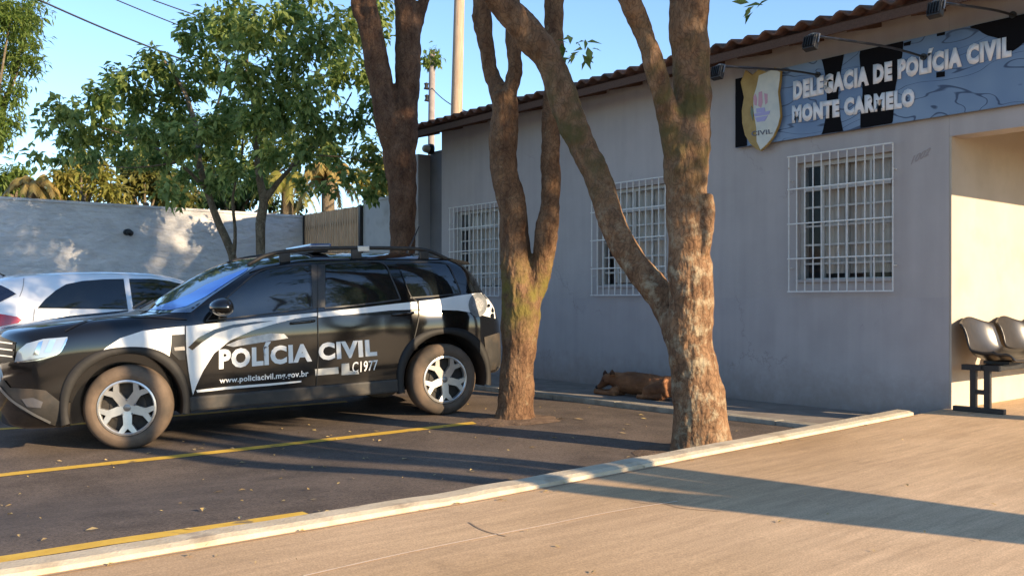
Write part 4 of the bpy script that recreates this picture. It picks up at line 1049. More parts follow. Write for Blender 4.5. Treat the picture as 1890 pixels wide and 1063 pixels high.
# ------------------------------------------------------------------ trees
def bark(name, c1, c2, lichen, moss=None, mossz=(0, 1), lt=(.56, .66), ltop=None):
    m = noisy(name, c1, c2, 9, .9, .9, 26, detail=9, dist=.03, spec=.15, stretch=(1, 1, .45)); q = NT(m); b = q.n['Principled BSDF']
    out = b.inputs['Base Color'].links[0].from_socket; tc = q.new('ShaderNodeTexCoord')
    # dark fissures
    v = q.new('ShaderNodeTexVoronoi'); v.feature = 'DISTANCE_TO_EDGE'; v.inputs['Scale'].default_value = 26
    mp = q.new('ShaderNodeMapping'); mp.inputs['Scale'].default_value = (1, 1, .4); n0 = q.new('ShaderNodeTexNoise'); n0.inputs['Scale'].default_value = 6
    q.link(tc.outputs['Object'], n0.inputs['Vector']); ad = q.new('ShaderNodeMixRGB', blend_type='ADD'); ad.inputs[0].default_value = .25
    q.link(tc.outputs['Object'], ad.inputs[1]); q.link(n0.outputs['Color'], ad.inputs[2]); q.link(ad.outputs[0], mp.inputs[0]); q.link(mp.outputs[0], v.inputs['Vector'])
    rf = q.new('ShaderNodeMapRange'); rf.inputs[1].default_value = .0; rf.inputs[2].default_value = .12; rf.inputs[3].default_value = .62; rf.inputs[4].default_value = 1.05
    q.link(v.outputs['Distance'], rf.inputs[0]); mf = q.new('ShaderNodeMixRGB', blend_type='MULTIPLY'); mf.inputs[0].default_value = 1
    q.link(out, mf.inputs[1]); q.link(rf.outputs[0], mf.inputs[2]); out = mf.outputs[0]
    # lichen
    n = q.new('ShaderNodeTexNoise'); n.inputs['Scale'].default_value = 8.5; n.inputs['Detail'].default_value = 12; n.inputs['Roughness'].default_value = .75
    q.link(tc.outputs['Object'], n.inputs['Vector'])
    r = q.new('ShaderNodeMapRange'); r.inputs[1].default_value = lt[0]; r.inputs[2].default_value = lt[1]; q.link(n.outputs['Fac'], r.inputs[0])
    rout = r.outputs[0]
    if ltop:                                     # lichen fades above ltop, painting the shade of the upper trunk
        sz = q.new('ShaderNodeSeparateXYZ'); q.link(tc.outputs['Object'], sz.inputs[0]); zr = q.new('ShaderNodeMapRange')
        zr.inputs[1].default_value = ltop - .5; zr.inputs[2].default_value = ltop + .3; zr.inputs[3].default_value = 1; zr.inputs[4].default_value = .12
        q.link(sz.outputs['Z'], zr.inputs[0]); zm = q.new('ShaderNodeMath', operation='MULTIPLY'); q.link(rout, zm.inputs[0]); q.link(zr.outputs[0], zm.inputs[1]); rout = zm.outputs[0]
    mx = q.new('ShaderNodeMixRGB'); mx.inputs[2].default_value = (*lichen, 1); q.link(rout, mx.inputs[0]); q.link(out, mx.inputs[1]); out = mx.outputs[0]
    if moss:
        sx = q.new('ShaderNodeSeparateXYZ'); q.link(tc.outputs['Object'], sx.inputs[0])
        a = q.new('ShaderNodeMapRange'); a.interpolation_type = 'SMOOTHSTEP'; c = (mossz[0] + mossz[1]) / 2
        d = q.new('ShaderNodeMath', operation='SUBTRACT'); d.inputs[1].default_value = c; q.link(sx.outputs['Z'], d.inputs[0])
        e = q.new('ShaderNodeMath', operation='ABSOLUTE'); q.link(d.outputs[0], e.inputs[0])
        a.inputs[1].default_value = (mossz[1] - mossz[0]) / 2; a.inputs[2].default_value = 0; q.link(e.outputs[0], a.inputs[0])
        n2 = q.new('ShaderNodeTexNoise'); n2.inputs['Scale'].default_value = 7; n2.inputs['Detail'].default_value = 9; q.link(tc.outputs['Object'], n2.inputs['Vector'])
        f = q.new('ShaderNodeMapRange'); f.inputs[1].default_value = .38; f.inputs[2].default_value = .62; q.link(n2.outputs['Fac'], f.inputs[0])
        g = q.new('ShaderNodeMath', operation='MULTIPLY'); q.link(a.outputs[0], g.inputs[0]); q.link(f.outputs[0], g.inputs[1])
        m2 = q.new('ShaderNodeMixRGB'); m2.inputs[2].default_value = (*moss, 1); q.link(g.outputs[0], m2.inputs[0]); q.link(out, m2.inputs[1]); out = m2.outputs[0]
    q.link(out, b.inputs['Base Color']); return m
BARK = bark('reddish_bark', (.075, .040, .025), (.16, .092, .056), (.20, .17, .12), None, (0, 1), (.62, .72))
BARK_MOSS = bark('mossy_bark', (.09, .048, .028), (.21, .125, .07), (.27, .22, .14), (.14, .115, .03), (.85, 1.9), (.60, .72))
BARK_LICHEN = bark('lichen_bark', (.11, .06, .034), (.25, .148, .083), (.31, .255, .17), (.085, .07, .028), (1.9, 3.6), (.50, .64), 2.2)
BARK_THIN = bark('young_bark', (.11, .085, .055), (.19, .15, .10), (.25, .24, .19))
def trunk(name, limbs, m, parent, inv, voxel=.022, knob=.02, seed=0):
    """limbs: lists of (x, y, width in photo pixels, depth)"""
    mb = MB()
    for L in limbs:
        P = []; 
        for x, y, w, Z in L:
            p = at(x, y, Z); P.append((p.x, p.y, p.z, w * Z / FPX / 2))
        S4 = smooth_path4(P, 8)
        pts = []; rs = []
        for i, q in enumerate(S4):
            v = Vector(q[:3]); k = noise.noise(v * 2.3 + Vector((seed, 0, 0)))
            off = Vector((noise.noise(v * 1.9 + Vector((7, seed, 0))), noise.noise(v * 1.9 + Vector((0, 11, seed))), 0)) * q[3] * .10
            pts.append(v + off); rs.append(max(.006, q[3] * (1 + .07 * k)))
        mb.tube(pts, rs, 14)
    me = remesh(mb.bm, voxel, 3)
    def bump(c): return noise.noise(c * 5 + Vector((seed, 3, 1))) * knob + noise.noise(c * 14) * knob * .45 + (abs(noise.noise(Vector((c.x * 27, c.y * 27, c.z * 8)))) - .2) * knob * .55
    push(me, bump)
    zb = parent.location.z; cx, cy = parent.location.x, parent.location.y          # buttressed root flare
    for v in me.vertices:
        h = v.co.z - zb
        if h < .6:
            d = Vector((v.co.x - cx, v.co.y - cy, 0)); a = math.atan2(d.y, d.x)
            k = math.exp(-max(0, h + .02) / .11) * (.07 + .16 * noise.noise(Vector((math.cos(a) * 1.7, math.sin(a) * 1.7, seed * 3.1))))
            v.co += d * max(0, k)
    o = link_mesh(name, me, m, parent, True); o.matrix_parent_inverse = inv; return o
def smooth_path4(pts, n):
    out = []; N = len(pts)
    for i in range(N - 1):
        p0, p1, p2, p3 = pts[max(i - 1, 0)], pts[i], pts[i + 1], pts[min(i + 2, N - 1)]
        for k in range(n):
            t = k / n
            out.append(tuple(.5 * ((2 * b) + (c - a) * t + (2 * a - 5 * b + 4 * c - d) * t * t + (3 * b - a - 3 * c + d) * t ** 3) for a, b, c, d in zip(p0, p1, p2, p3)))
    out.append(pts[-1]); return out
def leaves(name, clumps, m, parent=None, inv=None, length=.15, width=.42, droop=.5, seed=1, spray=7, stuff=False):
    """clumps: (centre, radius xyz or r, count). Leaves sit in small sprays so that the crown has light and dark tufts and gaps."""
    r = random.Random(seed); vs = []; fs = []
    def leaf(p, d, nrm, L):
        d = d.normalized(); s = d.cross(nrm)
        if s.length < 1e-3: s = d.orthogonal()
        s.normalize(); n = s.cross(d); w = L * width * .5
        i = len(vs)
        vs.extend([p, p + d * L * .4 + s * w + n * w * .35, p + d * L - n * L * .12, p + d * L * .4 - s * w + n * w * .35, p + d * L * .45])
        fs.append((i, i + 4, i + 1)); fs.append((i + 4, i + 2, i + 1)); fs.append((i, i + 3, i + 4)); fs.append((i + 4, i + 3, i + 2))
    for c, rad, cnt in clumps:
        rad = Vector((rad, rad, rad)) if not isinstance(rad, (tuple, Vector)) else Vector(rad)
        for _ in range(max(1, cnt // spray)):
            while True:
                u = Vector((r.uniform(-1, 1), r.uniform(-1, 1), r.uniform(-1, 1)))
                if u.length < 1: break
            u = u * (.55 + .45 * r.random()) if u.length > .6 else u
            sc = Vector((c.x + u.x * rad.x, c.y + u.y * rad.y, c.z + u.z * rad.z))
            ax = (u * .7 + Vector((r.gauss(0, .5), r.gauss(0, .5), r.gauss(.05, .35)))).normalized()
            for k in range(spray):
                p = sc + ax * (k - spray / 2) * length * .30 + Vector((r.gauss(0, 1), r.gauss(0, 1), r.gauss(0, 1))) * length * .22
                d = ax * .5 + Vector((r.gauss(0, .6), r.gauss(0, .6), r.gauss(0, .35) - droop))
                nrm = Vector((r.gauss(0, .45), r.gauss(0, .45), 1))
                leaf(p, d, nrm, length * r.uniform(.65, 1.25))
    me = bpy.data.meshes.new(name); me.from_pydata(vs, [], fs)
    o = link_mesh(name, me, m, parent)
    if inv is not None: o.matrix_parent_inverse = inv
    return o
LEAF_MID = leaf_mat('green_leaf', [(.045, .09, .022), (.08, .155, .036), (.13, .21, .055), (.21, .28, .09)], .45)
LEAF_CROWN = leaf_mat('crown_leaf', [(.055, .11, .024), (.10, .19, .042), (.16, .26, .065), (.30, .37, .12)], .55)
LEAF_DARK = leaf_mat('dark_leaf', [(.016, .038, .010), (.032, .066, .016), (.05, .09, .024)])
LEAF_LIGHT = leaf_mat('light_leaf', [(.07, .13, .025), (.12, .18, .035), (.17, .22, .05)], .45)
LEAF_YELLOW = leaf_mat('yellow_leaf', [(.16, .18, .03), (.24, .24, .05), (.30, .26, .07)], .45)
LEAF_DRY = leaf_mat('dry_leaf', [(.30, .20, .07), (.42, .28, .09), (.36, .30, .10)], .4)
def tree(name, label, base, group=None, cat='tree'):
    t = thing(name, label, cat, base, 0, group); return t, Matrix.Translation(-Vector(base))
def cl(lst, Z, n=1.0, seed=0, spread=.9, shrink=1.0):
    """clumps from (x, y, radius px) around depth Z"""
    r = random.Random(seed); out = []
    for x, y, rp in lst:
        z = Z + r.uniform(-spread, spread); R_ = rp * z / FPX * shrink; out.append((at(x, y, z), R_, int(n * rp * rp / 11)))
    return out

# two big trees in front of the facade and the one behind the SUV
Z2 = 8.75; base = at(950, 772, Z2)
t2, inv = tree('street_tree', 'forked tree with mossy yellow base close to the rear of the black SUV', base, 'trees planted along the parking')
trunk('trunk', [[(950, 792, 84, Z2), (950, 768, 72, Z2), (953, 720, 64, Z2), (957, 650, 64, Z2), (959, 590, 70, Z2), (960, 550, 74, Z2), (952, 500, 62, Z2), (950, 450, 56, Z2), (946, 379, 52, Z2), (930, 316, 48, Z2), (930, 250, 54, Z2), (931, 190, 52, Z2), (926, 172, 50, Z2)],
                [(958, 590, 60, Z2), (978, 545, 50, Z2), (999, 490, 42, Z2 - .05), (1008, 440, 42, Z2 - .1), (1015, 379, 38, Z2 - .1), (1016, 316, 36, Z2 - .1), (1017, 250, 36, Z2 - .1), (1020, 180, 37, Z2 - .1), (1022, 100, 36, Z2 - .1), (1023, 20, 35, Z2 - .1), (1026, -80, 34, Z2 - .1), (1040, -220, 26, Z2)],
                [(928, 190, 40, Z2), (908, 140, 29, Z2 + .1), (898, 90, 30, Z2 + .1), (892, 45, 33, Z2 + .1), (888, -20, 32, Z2 + .1), (870, -160, 26, Z2 + .2)], [(896, 52, 22, Z2 + .1), (884, 40, 18, Z2 + .1), (876, 26, 13, Z2 + .05)],
                [(934, 190, 40, Z2), (949, 140, 27, Z2), (948, 95, 27, Z2), (946, 40, 30, Z2), (945, -40, 28, Z2), (960, -180, 22, Z2)]], BARK_MOSS, t2, inv, .014, .016, 2)
b2 = base
def high_crown(parent, inv, cx, cy, z0, z1, rr, n, seed, m=LEAF_MID, length=.16):
    r = random.Random(seed); L = []
    for k in range(n):
        a = r.uniform(0, 6.28); d = rr * math.sqrt(r.random()); z = r.uniform(z0, z1)
        s = 1 - .5 * abs((z - (z0 + z1) / 2) / ((z1 - z0) / 2))
        L.append((Vector((cx + d * s * math.cos(a), cy + d * s * math.sin(a), z)), r.uniform(.45, .8), 150))
    return leaves('crown', L, m, parent, inv, length, .42, .5, seed)
high_crown(t2, inv, base.x, base.y, 5.3, 8.6, 2.1, 20, 12)
Z3 = 6.95; base = at(1290, 815, Z3)
t3, inv = tree('street_tree', 'thick pale lichen spotted tree beside the ramp kerb with one limb leaning left', base, 'trees planted along the parking')
trunk('trunk', [[(1291, 840, 112, Z3), (1291, 808, 102, Z3), (1288, 740, 94, Z3), (1283, 680, 86, Z3), (1278, 640, 80, Z3), (1276, 580, 80, Z3), (1273, 500, 82, Z3), (1268, 420, 76, Z3), (1267, 350, 80, Z3), (1266, 290, 86, Z3), (1272, 240, 82, Z3), (1277, 184, 68, Z3), (1275, 105, 72, Z3), (1271, 53, 76, Z3), (1273, 0, 78, Z3), (1276, -80, 74, Z3), (1290, -240, 56, Z3)],
                [(1258, 310, 60, Z3), (1240, 240, 48, Z3 - .05), (1226, 184, 42, Z3 - .1), (1203, 105, 35, Z3 - .15), (1185, 53, 36, Z3 - .15), (1162, 0, 42, Z3 - .2), (1130, -70, 40, Z3 - .2), (1080, -200, 30, Z3 - .2)],
                [(1272, 660, 60, Z3), (1250, 610, 52, Z3 + .1), (1234, 572, 52, Z3 + .25), (1206, 530, 54, Z3 + .35), (1166, 478, 52, Z3 + .45), (1132, 416, 50, Z3 + .55), (1103, 335, 50, Z3 + .65), (1075, 271, 54, Z3 + .75), (1046, 198, 56, Z3 + .8), (1018, 124, 52, Z3 + .85), (984, 74, 58, Z3 + .85), (936, 20, 52, Z3 + .8), (880, -50, 44, Z3 + .7), (800, -160, 32, Z3 + .7)],
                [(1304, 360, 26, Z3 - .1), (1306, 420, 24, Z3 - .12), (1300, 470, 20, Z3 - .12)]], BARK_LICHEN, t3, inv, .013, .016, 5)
L3 = [(at(1070, 85, 7.9), .06, 14), (at(1058, 108, 7.9), .05, 10), (at(1024, 80, 7.85), .06, 12), (at(1385, 2, 7.0), .06, 12)]
r3 = random.Random(33)
for k in range(20):
    a = r3.uniform(0, 6.28); d = 2.0 * math.sqrt(r3.random()); L3.append((Vector((base.x + d * math.cos(a), base.y + d * math.sin(a), r3.uniform(4.9, 8.2))), r3.uniform(.45, .8), 150))
leaves('crown', L3, LEAF_MID, t3, inv, .13, .42, .5, 31)
Z1 = 12.2; base = at(742, 700, Z1); base.z = .2
t1, inv = tree('street_tree', 'dark twin stemmed tree rising right behind the roof of the black SUV', base, 'trees planted along the parking')
trunk('trunk', [[(742, 730, 60, Z1), (742, 640, 52, Z1), (742, 520, 48, Z1), (742, 450, 47, Z1), (742, 360, 52, Z1), (737, 290, 60, Z1), (742, 245, 56, Z1), (750, 180, 46, Z1), (753, 110, 47, Z1), (752, 49, 46, Z1), (748, 0, 38, Z1), (746, -80, 36, Z1), (740, -200, 26, Z1)],
                [(734, 290, 44, Z1), (716, 235, 44, Z1 - .1), (705, 170, 44, Z1 - .1), (694, 110, 46, Z1 - .1), (686, 49, 34, Z1 - .15), (680, 0, 27, Z1 - .15), (668, -90, 24, Z1 - .2), (640, -200, 16, Z1 - .2)],
                [(692, 110, 28, Z1 - .15), (672, 60, 19, Z1 - .2), (655, 10, 15, Z1 - .2), (640, -60, 13, Z1 - .2)],
                [(758, 80, 30, Z1), (772, 40, 22, Z1 + .05), (783, 0, 19, Z1 + .05), (800, -70, 17, Z1 + .1)]], BARK, t1, inv, .026, .018, 9)
high_crown(t1, inv, base.x, base.y, 6.4, 9.6, 2.4, 22, 14)
# a fourth tree of the row stands on the ramp beside the viewer; its forked shadow crosses the ramp
base = Vector((2.25, 5.60, .25))
t4, inv = tree('street_tree', 'forked tree on the ramp just right of the view, casting the long forked shadow', base, 'trees planted along the parking')
def limb_world(mb, pts):
    S4 = smooth_path4(pts, 6); mb.tube([q[:3] for q in S4], [q[3] for q in S4], 12)
mb = MB(); X, Y = base.x, base.y
limb_world(mb, [(X, Y, -.1, .27), (X, Y, .6, .22), (X - .02, Y, 1.2, .21), (X - .02, Y - .06, 1.5, .20), (X, Y - .36, 2.2, .13), (X + .05, Y - .45, 3.0, .12), (X, Y - .5, 4.6, .09), (X - .2, Y - .7, 6.2, .05)])
limb_world(mb, [(X, Y, 1.2, .18), (X, Y + .34, 2.1, .13), (X, Y + .46, 3.0, .11), (X + .1, Y + .9, 4.4, .08), (X + .1, Y + 2.0, 6.0, .05)])
limb_world(mb, [(X, Y - .45, 4.0, .09), (X - .3, Y - .9, 5.0, .07), (X - .5, Y - 1.5, 6.0, .05)])
me = remesh(mb.bm, .03, 3); o = link_mesh('trunk', me, BARK, t4, True); o.matrix_parent_inverse = inv
r4 = random.Random(44); L4 = []
for k in range(44):
    a = r4.uniform(0, 6.28); d = 2.3 * math.sqrt(r4.random()); L4.append((Vector((X + d * math.cos(a), Y + 1.6 + d * 1.25 * math.sin(a), r4.uniform(5.0, 8.8))), r4.uniform(.5, .85), 170))
for p, rr in (((2.0, 6.05, 3.8), .4), ((2.3, 6.6, 3.85), .42), ((1.8, 5.9, 4.4), .45), ((2.6, 6.9, 4.3), .42), ((1.4, 6.3, 4.5), .45), ((2.2, 7.0, 4.9), .5), ((2.2, 7.7, 5.2), .5), ((2.0, 5.2, 4.9), .45)): L4.append((Vector(p), rr, 190))  # low clumps added to cast shade on the SUV doors
leaves('crown', L4, LEAF_MID, t4, inv, .17, .45, .5, 41)
base = Vector((8.0, 7.08, .2))  # unseen tree, added and shaped to shade the trunks and boundary wall
t5, inv = tree('street_tree', 'added tree far right outside the view, its leaning crown shading trunks and wall', base, 'trees planted along the parking')
mb = MB(); limb_world(mb, [(8, 7.08, -.1, .22), (8, 7.08, 2, .18), (8, 7.15, 4, .16), (8, 7.6, 6, .12), (8, 8.6, 8.4, .07)])
limb_world(mb, [(8, 7.15, 3.8, .12), (7.6, 6.9, 6, .08), (7.4, 6.9, 8, .05)])
me = remesh(mb.bm, .04, 2); o = link_mesh('trunk', me, BARK, t5, True); o.matrix_parent_inverse = inv
L5 = []
for k in range(60):
    a = r4.uniform(0, 6.28); d = math.sqrt(r4.random()); L5.append((Vector((8 + 2.3 * d * math.cos(a), 9.2 + 3.2 * d * math.sin(a), r4.uniform(7.2, 11.4))), r4.uniform(.6, 1.0), 170))
for p in ((8, 11.0, 8.6), (8, 11.6, 9.3), (8, 12.2, 9.8), (7.5, 11.2, 9.9), (8.2, 12.4, 8.9), (8, 11.8, 10.5), (8, 12.8, 10.4), (7.8, 10.6, 9.2)): L5.append((Vector(p), .75, 220))
leaves('crown', L5, LEAF_MID, t5, inv, .2, .5, .5, 43)

# the two leafy young trees in front of the boundary wall
ZA = 14.6; base = at(433, 600, ZA); base.z = .2
tA, inv = tree('young_tree', 'slim leafy tree left of its twin, leaning trunk before the grey boundary wall', base, 'young leafy trees before the boundary wall')
trunk('trunk', [[(434, 620, 20, ZA), (433, 540, 17, ZA), (430, 479, 15, ZA), (420, 448, 15, ZA), (401, 406, 14, ZA), (382, 352, 13, ZA), (368, 303, 12, ZA), (362, 240, 10, ZA), (340, 170, 8, ZA), (300, 110, 6, ZA)],
                [(431, 478, 9, ZA), (434, 430, 7, ZA - .1), (430, 362, 6, ZA - .2), (446, 290, 5, ZA - .3), (450, 200, 4, ZA - .3)],
                [(382, 352, 9, ZA), (330, 300, 7, ZA - .3), (260, 260, 5, ZA - .5), (170, 230, 4, ZA - .6)], [(366, 280, 8, ZA), (400, 200, 6, ZA + .3), (420, 110, 5, ZA + .5)], [(330, 300, 6, ZA - .3), (240, 310, 4, ZA - .2), (150, 300, 3, ZA)]], BARK_THIN, tA, inv, .02, .004, 3)
LA = cl([(70, 290, 20), (330, 365, 22), (200, 250, 40), (255, 180, 46), (345, 160, 50), (270, 250, 40), (110, 205, 40), (80, 232, 20), (135, 250, 50), (180, 195, 55), (165, 290, 40), (225, 150, 50), (245, 225, 45), (290, 130, 60), (315, 200, 60), (330, 265, 50), (280, 300, 42), (350, 320, 42), (395, 335, 40), (375, 120, 60), (350, 60, 45), (395, 250, 55), (225, 285, 36), (110, 285, 22), (420, 60, 55), (310, 350, 24)], ZA, 1.2, 3, 1.3, .86)
leaves('crown', LA, LEAF_CROWN, tA, inv, .155, .48, .55, 8, 6)
ZB = 13.9; base = at(482, 600, ZB); base.z = .2
tB, inv = tree('young_tree', 'leafy tree with forked upright trunk nearer the slatted gate than its twin', base, 'young leafy trees before the boundary wall')
trunk('trunk', [[(482, 620, 20, ZB), (482, 540, 18, ZB), (481, 460, 17, ZB), (481, 410, 18, ZB), (486, 368, 16, ZB), (476, 313, 12, ZB), (472, 250, 11, ZB), (468, 190, 10, ZB), (455, 110, 8, ZB), (470, 20, 6, ZB)],
                [(486, 372, 14, ZB), (502, 352, 11, ZB), (530, 318, 9, ZB), (565, 286, 8, ZB - .2), (610, 240, 6, ZB - .3), (650, 170, 4, ZB - .4)], [(470, 240, 8, ZB), (520, 150, 6, ZB + .3), (560, 60, 4, ZB + .4)], [(565, 286, 6, ZB - .2), (630, 290, 4, ZB), (690, 300, 3, ZB + .2)]], BARK_THIN, tB, inv, .02, .004, 6)
LB = cl([(470, 60, 60), (455, 140, 60), (520, 40, 65), (530, 120, 60), (585, 80, 60), (640, 50, 55), (690, 60, 45), (610, 150, 55), (665, 130, 45), (470, 220, 55), (530, 215, 55), (590, 225, 55), (645, 220, 45), (690, 190, 35), (560, 285, 40), (620, 285, 40), (675, 275, 42), (700, 320, 34), (680, 355, 30), (500, 285, 38), (430, 310, 36), (430, 20, 50), (560, 0, 60), (700, 10, 45), (440, 350, 18), (640, 325, 28), (420, 290, 40), (480, 330, 30), (560, 340, 26), (600, 350, 22), (500, 180, 50), (560, 170, 50), (620, 100, 45), (380, 40, 40), (430, 200, 46)], ZB, 1.05, 4, 1.3, .86)
leaves('crown', LB, LEAF_CROWN, tB, inv, .15, .48, .55, 9, 6)

# ------------------------------------------------------------------ beyond the wall
def blob_tree(name, label, Z, px, trunk_px, m, n, length, seed, group=None, width=.4, spread=1.2, cat='tree', tw=20):
    base = at(trunk_px[0], HY, Z); base.z = -.3
    t, inv = tree(name, label, base, group, cat)
    mb = MB(); top = at(*trunk_px, Z); w = tw * Z / FPX / 2
    limb_world(mb, [(base.x, base.y, -.4, w), (base.x + .05, base.y, top.z * .5, w * .8), (top.x, top.y, top.z, w * .5)])
    rr = random.Random(seed)
    C = cl(px, Z, n, seed, spread)
    for c, r_, cnt in C: mb.tube([(top.x, top.y, top.z * .8), tuple((Vector((top.x, top.y, top.z * .8)) + c) / 2 + Vector((0, 0, .1))), tuple(c)], [w * .4, w * .25, w * .12], 6)
    o = mb.build('trunk', BARK_THIN, t, True); o.matrix_parent_inverse = inv
    leaves('crown', C, m, t, inv, length, width, .45, seed)
    return t
blob_tree('feathery_tree', 'tall light green feathery tree at the far left beyond the boundary wall', 27, [(20, 30, 50), (-10, 90, 55), (40, 110, 45), (10, 170, 45), (-20, 230, 50), (45, 60, 40), (60, 20, 35), (-30, 20, 60), (25, 225, 25), (0, 262, 22)], (-25, 240), LEAF_LIGHT, 4.5, .24, 21, None, .24, 1.5)
blob_tree('shrub', 'bright yellow green shrub above the wall left of the young trees', 23, [(150, 305, 36), (185, 320, 28), (120, 325, 26), (160, 345, 30), (110, 350, 24), (200, 350, 24)], (150, 360), LEAF_YELLOW, 5, .24, 22, 'shrubs beyond the boundary wall', .3, .8, 'shrub')
blob_tree('shrub', 'olive shrub above the wall behind the leafy crowns', 24, [(240, 345, 32), (290, 350, 30), (265, 315, 28), (335, 362, 26), (215, 368, 22)], (270, 375), leaf_mat('olive_leaf', [(.07, .085, .02), (.13, .14, .035), (.19, .18, .05)], .4), 5, .26, 23, 'shrubs beyond the boundary wall', .4, .8, 'shrub')
blob_tree('shrub', 'low dark green shrub above the wall between the slim trunks', 25, [(395, 365, 26), (300, 375, 18), (345, 370, 20), (545, 380, 18), (470, 345, 22), (445, 372, 24), (425, 352, 22), (500, 372, 20), (360, 380, 18)], (430, 380), LEAF_DARK, 5, .24, 24, 'shrubs beyond the boundary wall', .4, .8, 'shrub')
blob_tree('shrub', 'pale green shrub at the far left above the wall beside the white house', 26, [(12, 330, 26), (35, 345, 24), (-10, 350, 30), (75, 358, 22), (100, 365, 18), (40, 315, 18)], (20, 360), LEAF_LIGHT, 5, .26, 25, 'shrubs beyond the boundary wall', .3, .8, 'shrub')
blob_tree('shrub', 'sunlit yellow shrub above the pale wall beside the dark twin stemmed tree', 24, [(690, 345, 26), (665, 330, 22), (715, 330, 24), (700, 300, 24)], (690, 360), LEAF_YELLOW, 4, .24, 26, 'shrubs beyond the boundary wall', .4, .8, 'shrub')
blob_tree('broad_tree', 'broad sunlit tree filling the gap behind the two young leafy trees', 30, [(330, 250, 60), (420, 240, 60), (510, 260, 60), (250, 290, 50), (590, 270, 45), (390, 310, 55), (480, 320, 50), (300, 330, 45)], (420, 330), leaf_mat('sunlit_leaf', [(.06, .10, .02), (.11, .15, .03), (.17, .19, .05)], .4), 2.6, .3, 27, None, .4, 2)
def palm(label, top, n, L, m, seed, group='palms beyond the boundary wall', droop=1.0):
    t, inv = tree('palm', label, Vector((top.x, top.y, -.3)), group, 'palm'); r = random.Random(seed)
    mb = MB(); mb.tube([(top.x, top.y, -.4), (top.x + .05, top.y, top.z * .5), (top.x, top.y, top.z)], [.2, .16, .15], 10); o = mb.build('trunk', BARK_THIN, t, True); o.matrix_parent_inverse = inv
    vs = []; fs = []
    for k in range(n):
        a = 2 * math.pi * k / n + r.uniform(-.2, .2); el = r.uniform(-.2, 1.1); d = Vector((math.cos(a), math.sin(a), 0)); P = []
        l = L * r.uniform(.8, 1.1)
        for j in range(15):
            s = j / 14; P.append(top + d * l * s * math.cos(el) * (1 - .25 * s * s) + Vector((0, 0, l * (s * math.sin(el) - droop * s * s * .75))))
        for j in range(1, 15):
            t_ = (P[j] - P[j - 1]).normalized(); sd_ = t_.cross(Vector((0, 0, 1))).normalized()
            for sg_ in (-1, 1):
                for h in (0, .5):
                    p = P[j - 1].lerp(P[j], h); q = p + (sd_ * sg_ * .8 + t_ * .6 + Vector((0, 0, -.55 - .5 * r.random()))).normalized() * l * .26 * (1.1 - .6 * abs(j / 14 - .4))
                    i = len(vs); w = t_ * .035
                    vs.extend([p - w, p + w, q]); fs.append((i, i + 1, i + 2))
    me = bpy.data.meshes.new('crown'); me.from_pydata(vs, [], fs); o = link_mesh('crown', me, m, t); o.matrix_parent_inverse = inv
    return t
palm('dry golden palm with hanging fronds above the slatted gate', at(605, 322, 21.5), 24, 1.15, LEAF_DRY, 51)
palm('dry brownish palm low above the boundary wall near the far left', at(62, 338, 22), 18, .9, LEAF_DRY, 52)
palm('yellow green palm above the boundary wall left of the slatted gate', at(530, 335, 24), 18, 1.2, LEAF_YELLOW, 53)
# a white house far behind the wall
h0 = at(20, HY, 42); hs = thing('white_house', 'small white house with tiled roof far behind the boundary wall at left', 'house', (h0.x, h0.y, -.3)); HI = Matrix.Translation((-h0.x, -h0.y, .3))
mb = MB(); mb.box((h0.x - 3, h0.y - 3.4, -.3), (h0.x + 2, h0.y + 2.6, 5.6)); o = mb.build('wall', M_CREAM, hs); o.matrix_parent_inverse = HI
mb = MB(); mb.prism([(h0.y - 3.9, 5.6), (h0.y - .4, 6.6), (h0.y + 3.1, 5.6)], 'x', h0.x - 3.4, h0.x + 2.5); o = mb.build('roof', M_TILE, hs); o.matrix_parent_inverse = HI
mb = MB(); mb.box((h0.x + 2.002, h0.y - 1.2, 3.9), (h0.x + 2.03, h0.y, 5.1)); o = mb.build('window', M_TINT, hs); o.matrix_parent_inverse = HI
# utility poles and lines
Zp = 22; p0, p1 = at(842, 230, Zp), at(852, -160, Zp)
M_POLE = noisy('weathered_pole', (.27, .19, .13), (.42, .32, .235), 7, .8, .3, 30, stretch=(6, 6, .3), dist=.01)
pl = thing('utility_pole', 'thick pale wooden pole rising behind the station roof', 'pole', (p0.x, p0.y, -.3), 0, 'utility poles'); PI_ = Matrix.Translation((-p0.x, -p0.y, .3))
mb = MB(); mb.tube([(p0.x - .06, p0.y, -.5), tuple(p0), tuple(p1)], [.155, .14, .115], 18); o = mb.build('shaft', M_POLE, pl, True); o.matrix_parent_inverse = PI_
mb = MB(); q = at(851, -120, Zp); mb.bar((q.x - .7, q.y - .7, q.z), (q.x + .7, q.y + .7, q.z), .09, .11); o = mb.build('crossarm', M_POLE, pl); o.matrix_parent_inverse = PI_
Zq = 33; p0, p1 = at(796, 240, Zq), at(798, 96, Zq)
pl = thing('utility_pole', 'thin grey pole with insulators and a leafy tuft on top, left of the thick pole', 'pole', (p0.x, p0.y, -.3), 0, 'utility poles'); PI_ = Matrix.Translation((-p0.x, -p0.y, .3))
mb = MB(); mb.tube([(p0.x, p0.y, -.5), tuple(p0), tuple(p1)], [.13, .12, .11], 14); o = mb.build('shaft', noisy('grey_pole', (.20, .17, .16), (.30, .26, .24), 4, .8, .2, 30), pl, True); o.matrix_parent_inverse = PI_
for (x, y) in ((787, 165), (788, 187)):
    mb = MB(); q = at(x, y, Zq); q0 = at(797, y, Zq); mb.bar(q, q0, .05); mb.lathe([(.001, .0), (.10, .0), (.06, .1), (.09, .2), (.001, .24)], 'z', 10, q); o = mb.build('insulator', M_BLACKMETAL, pl); o.matrix_parent_inverse = PI_
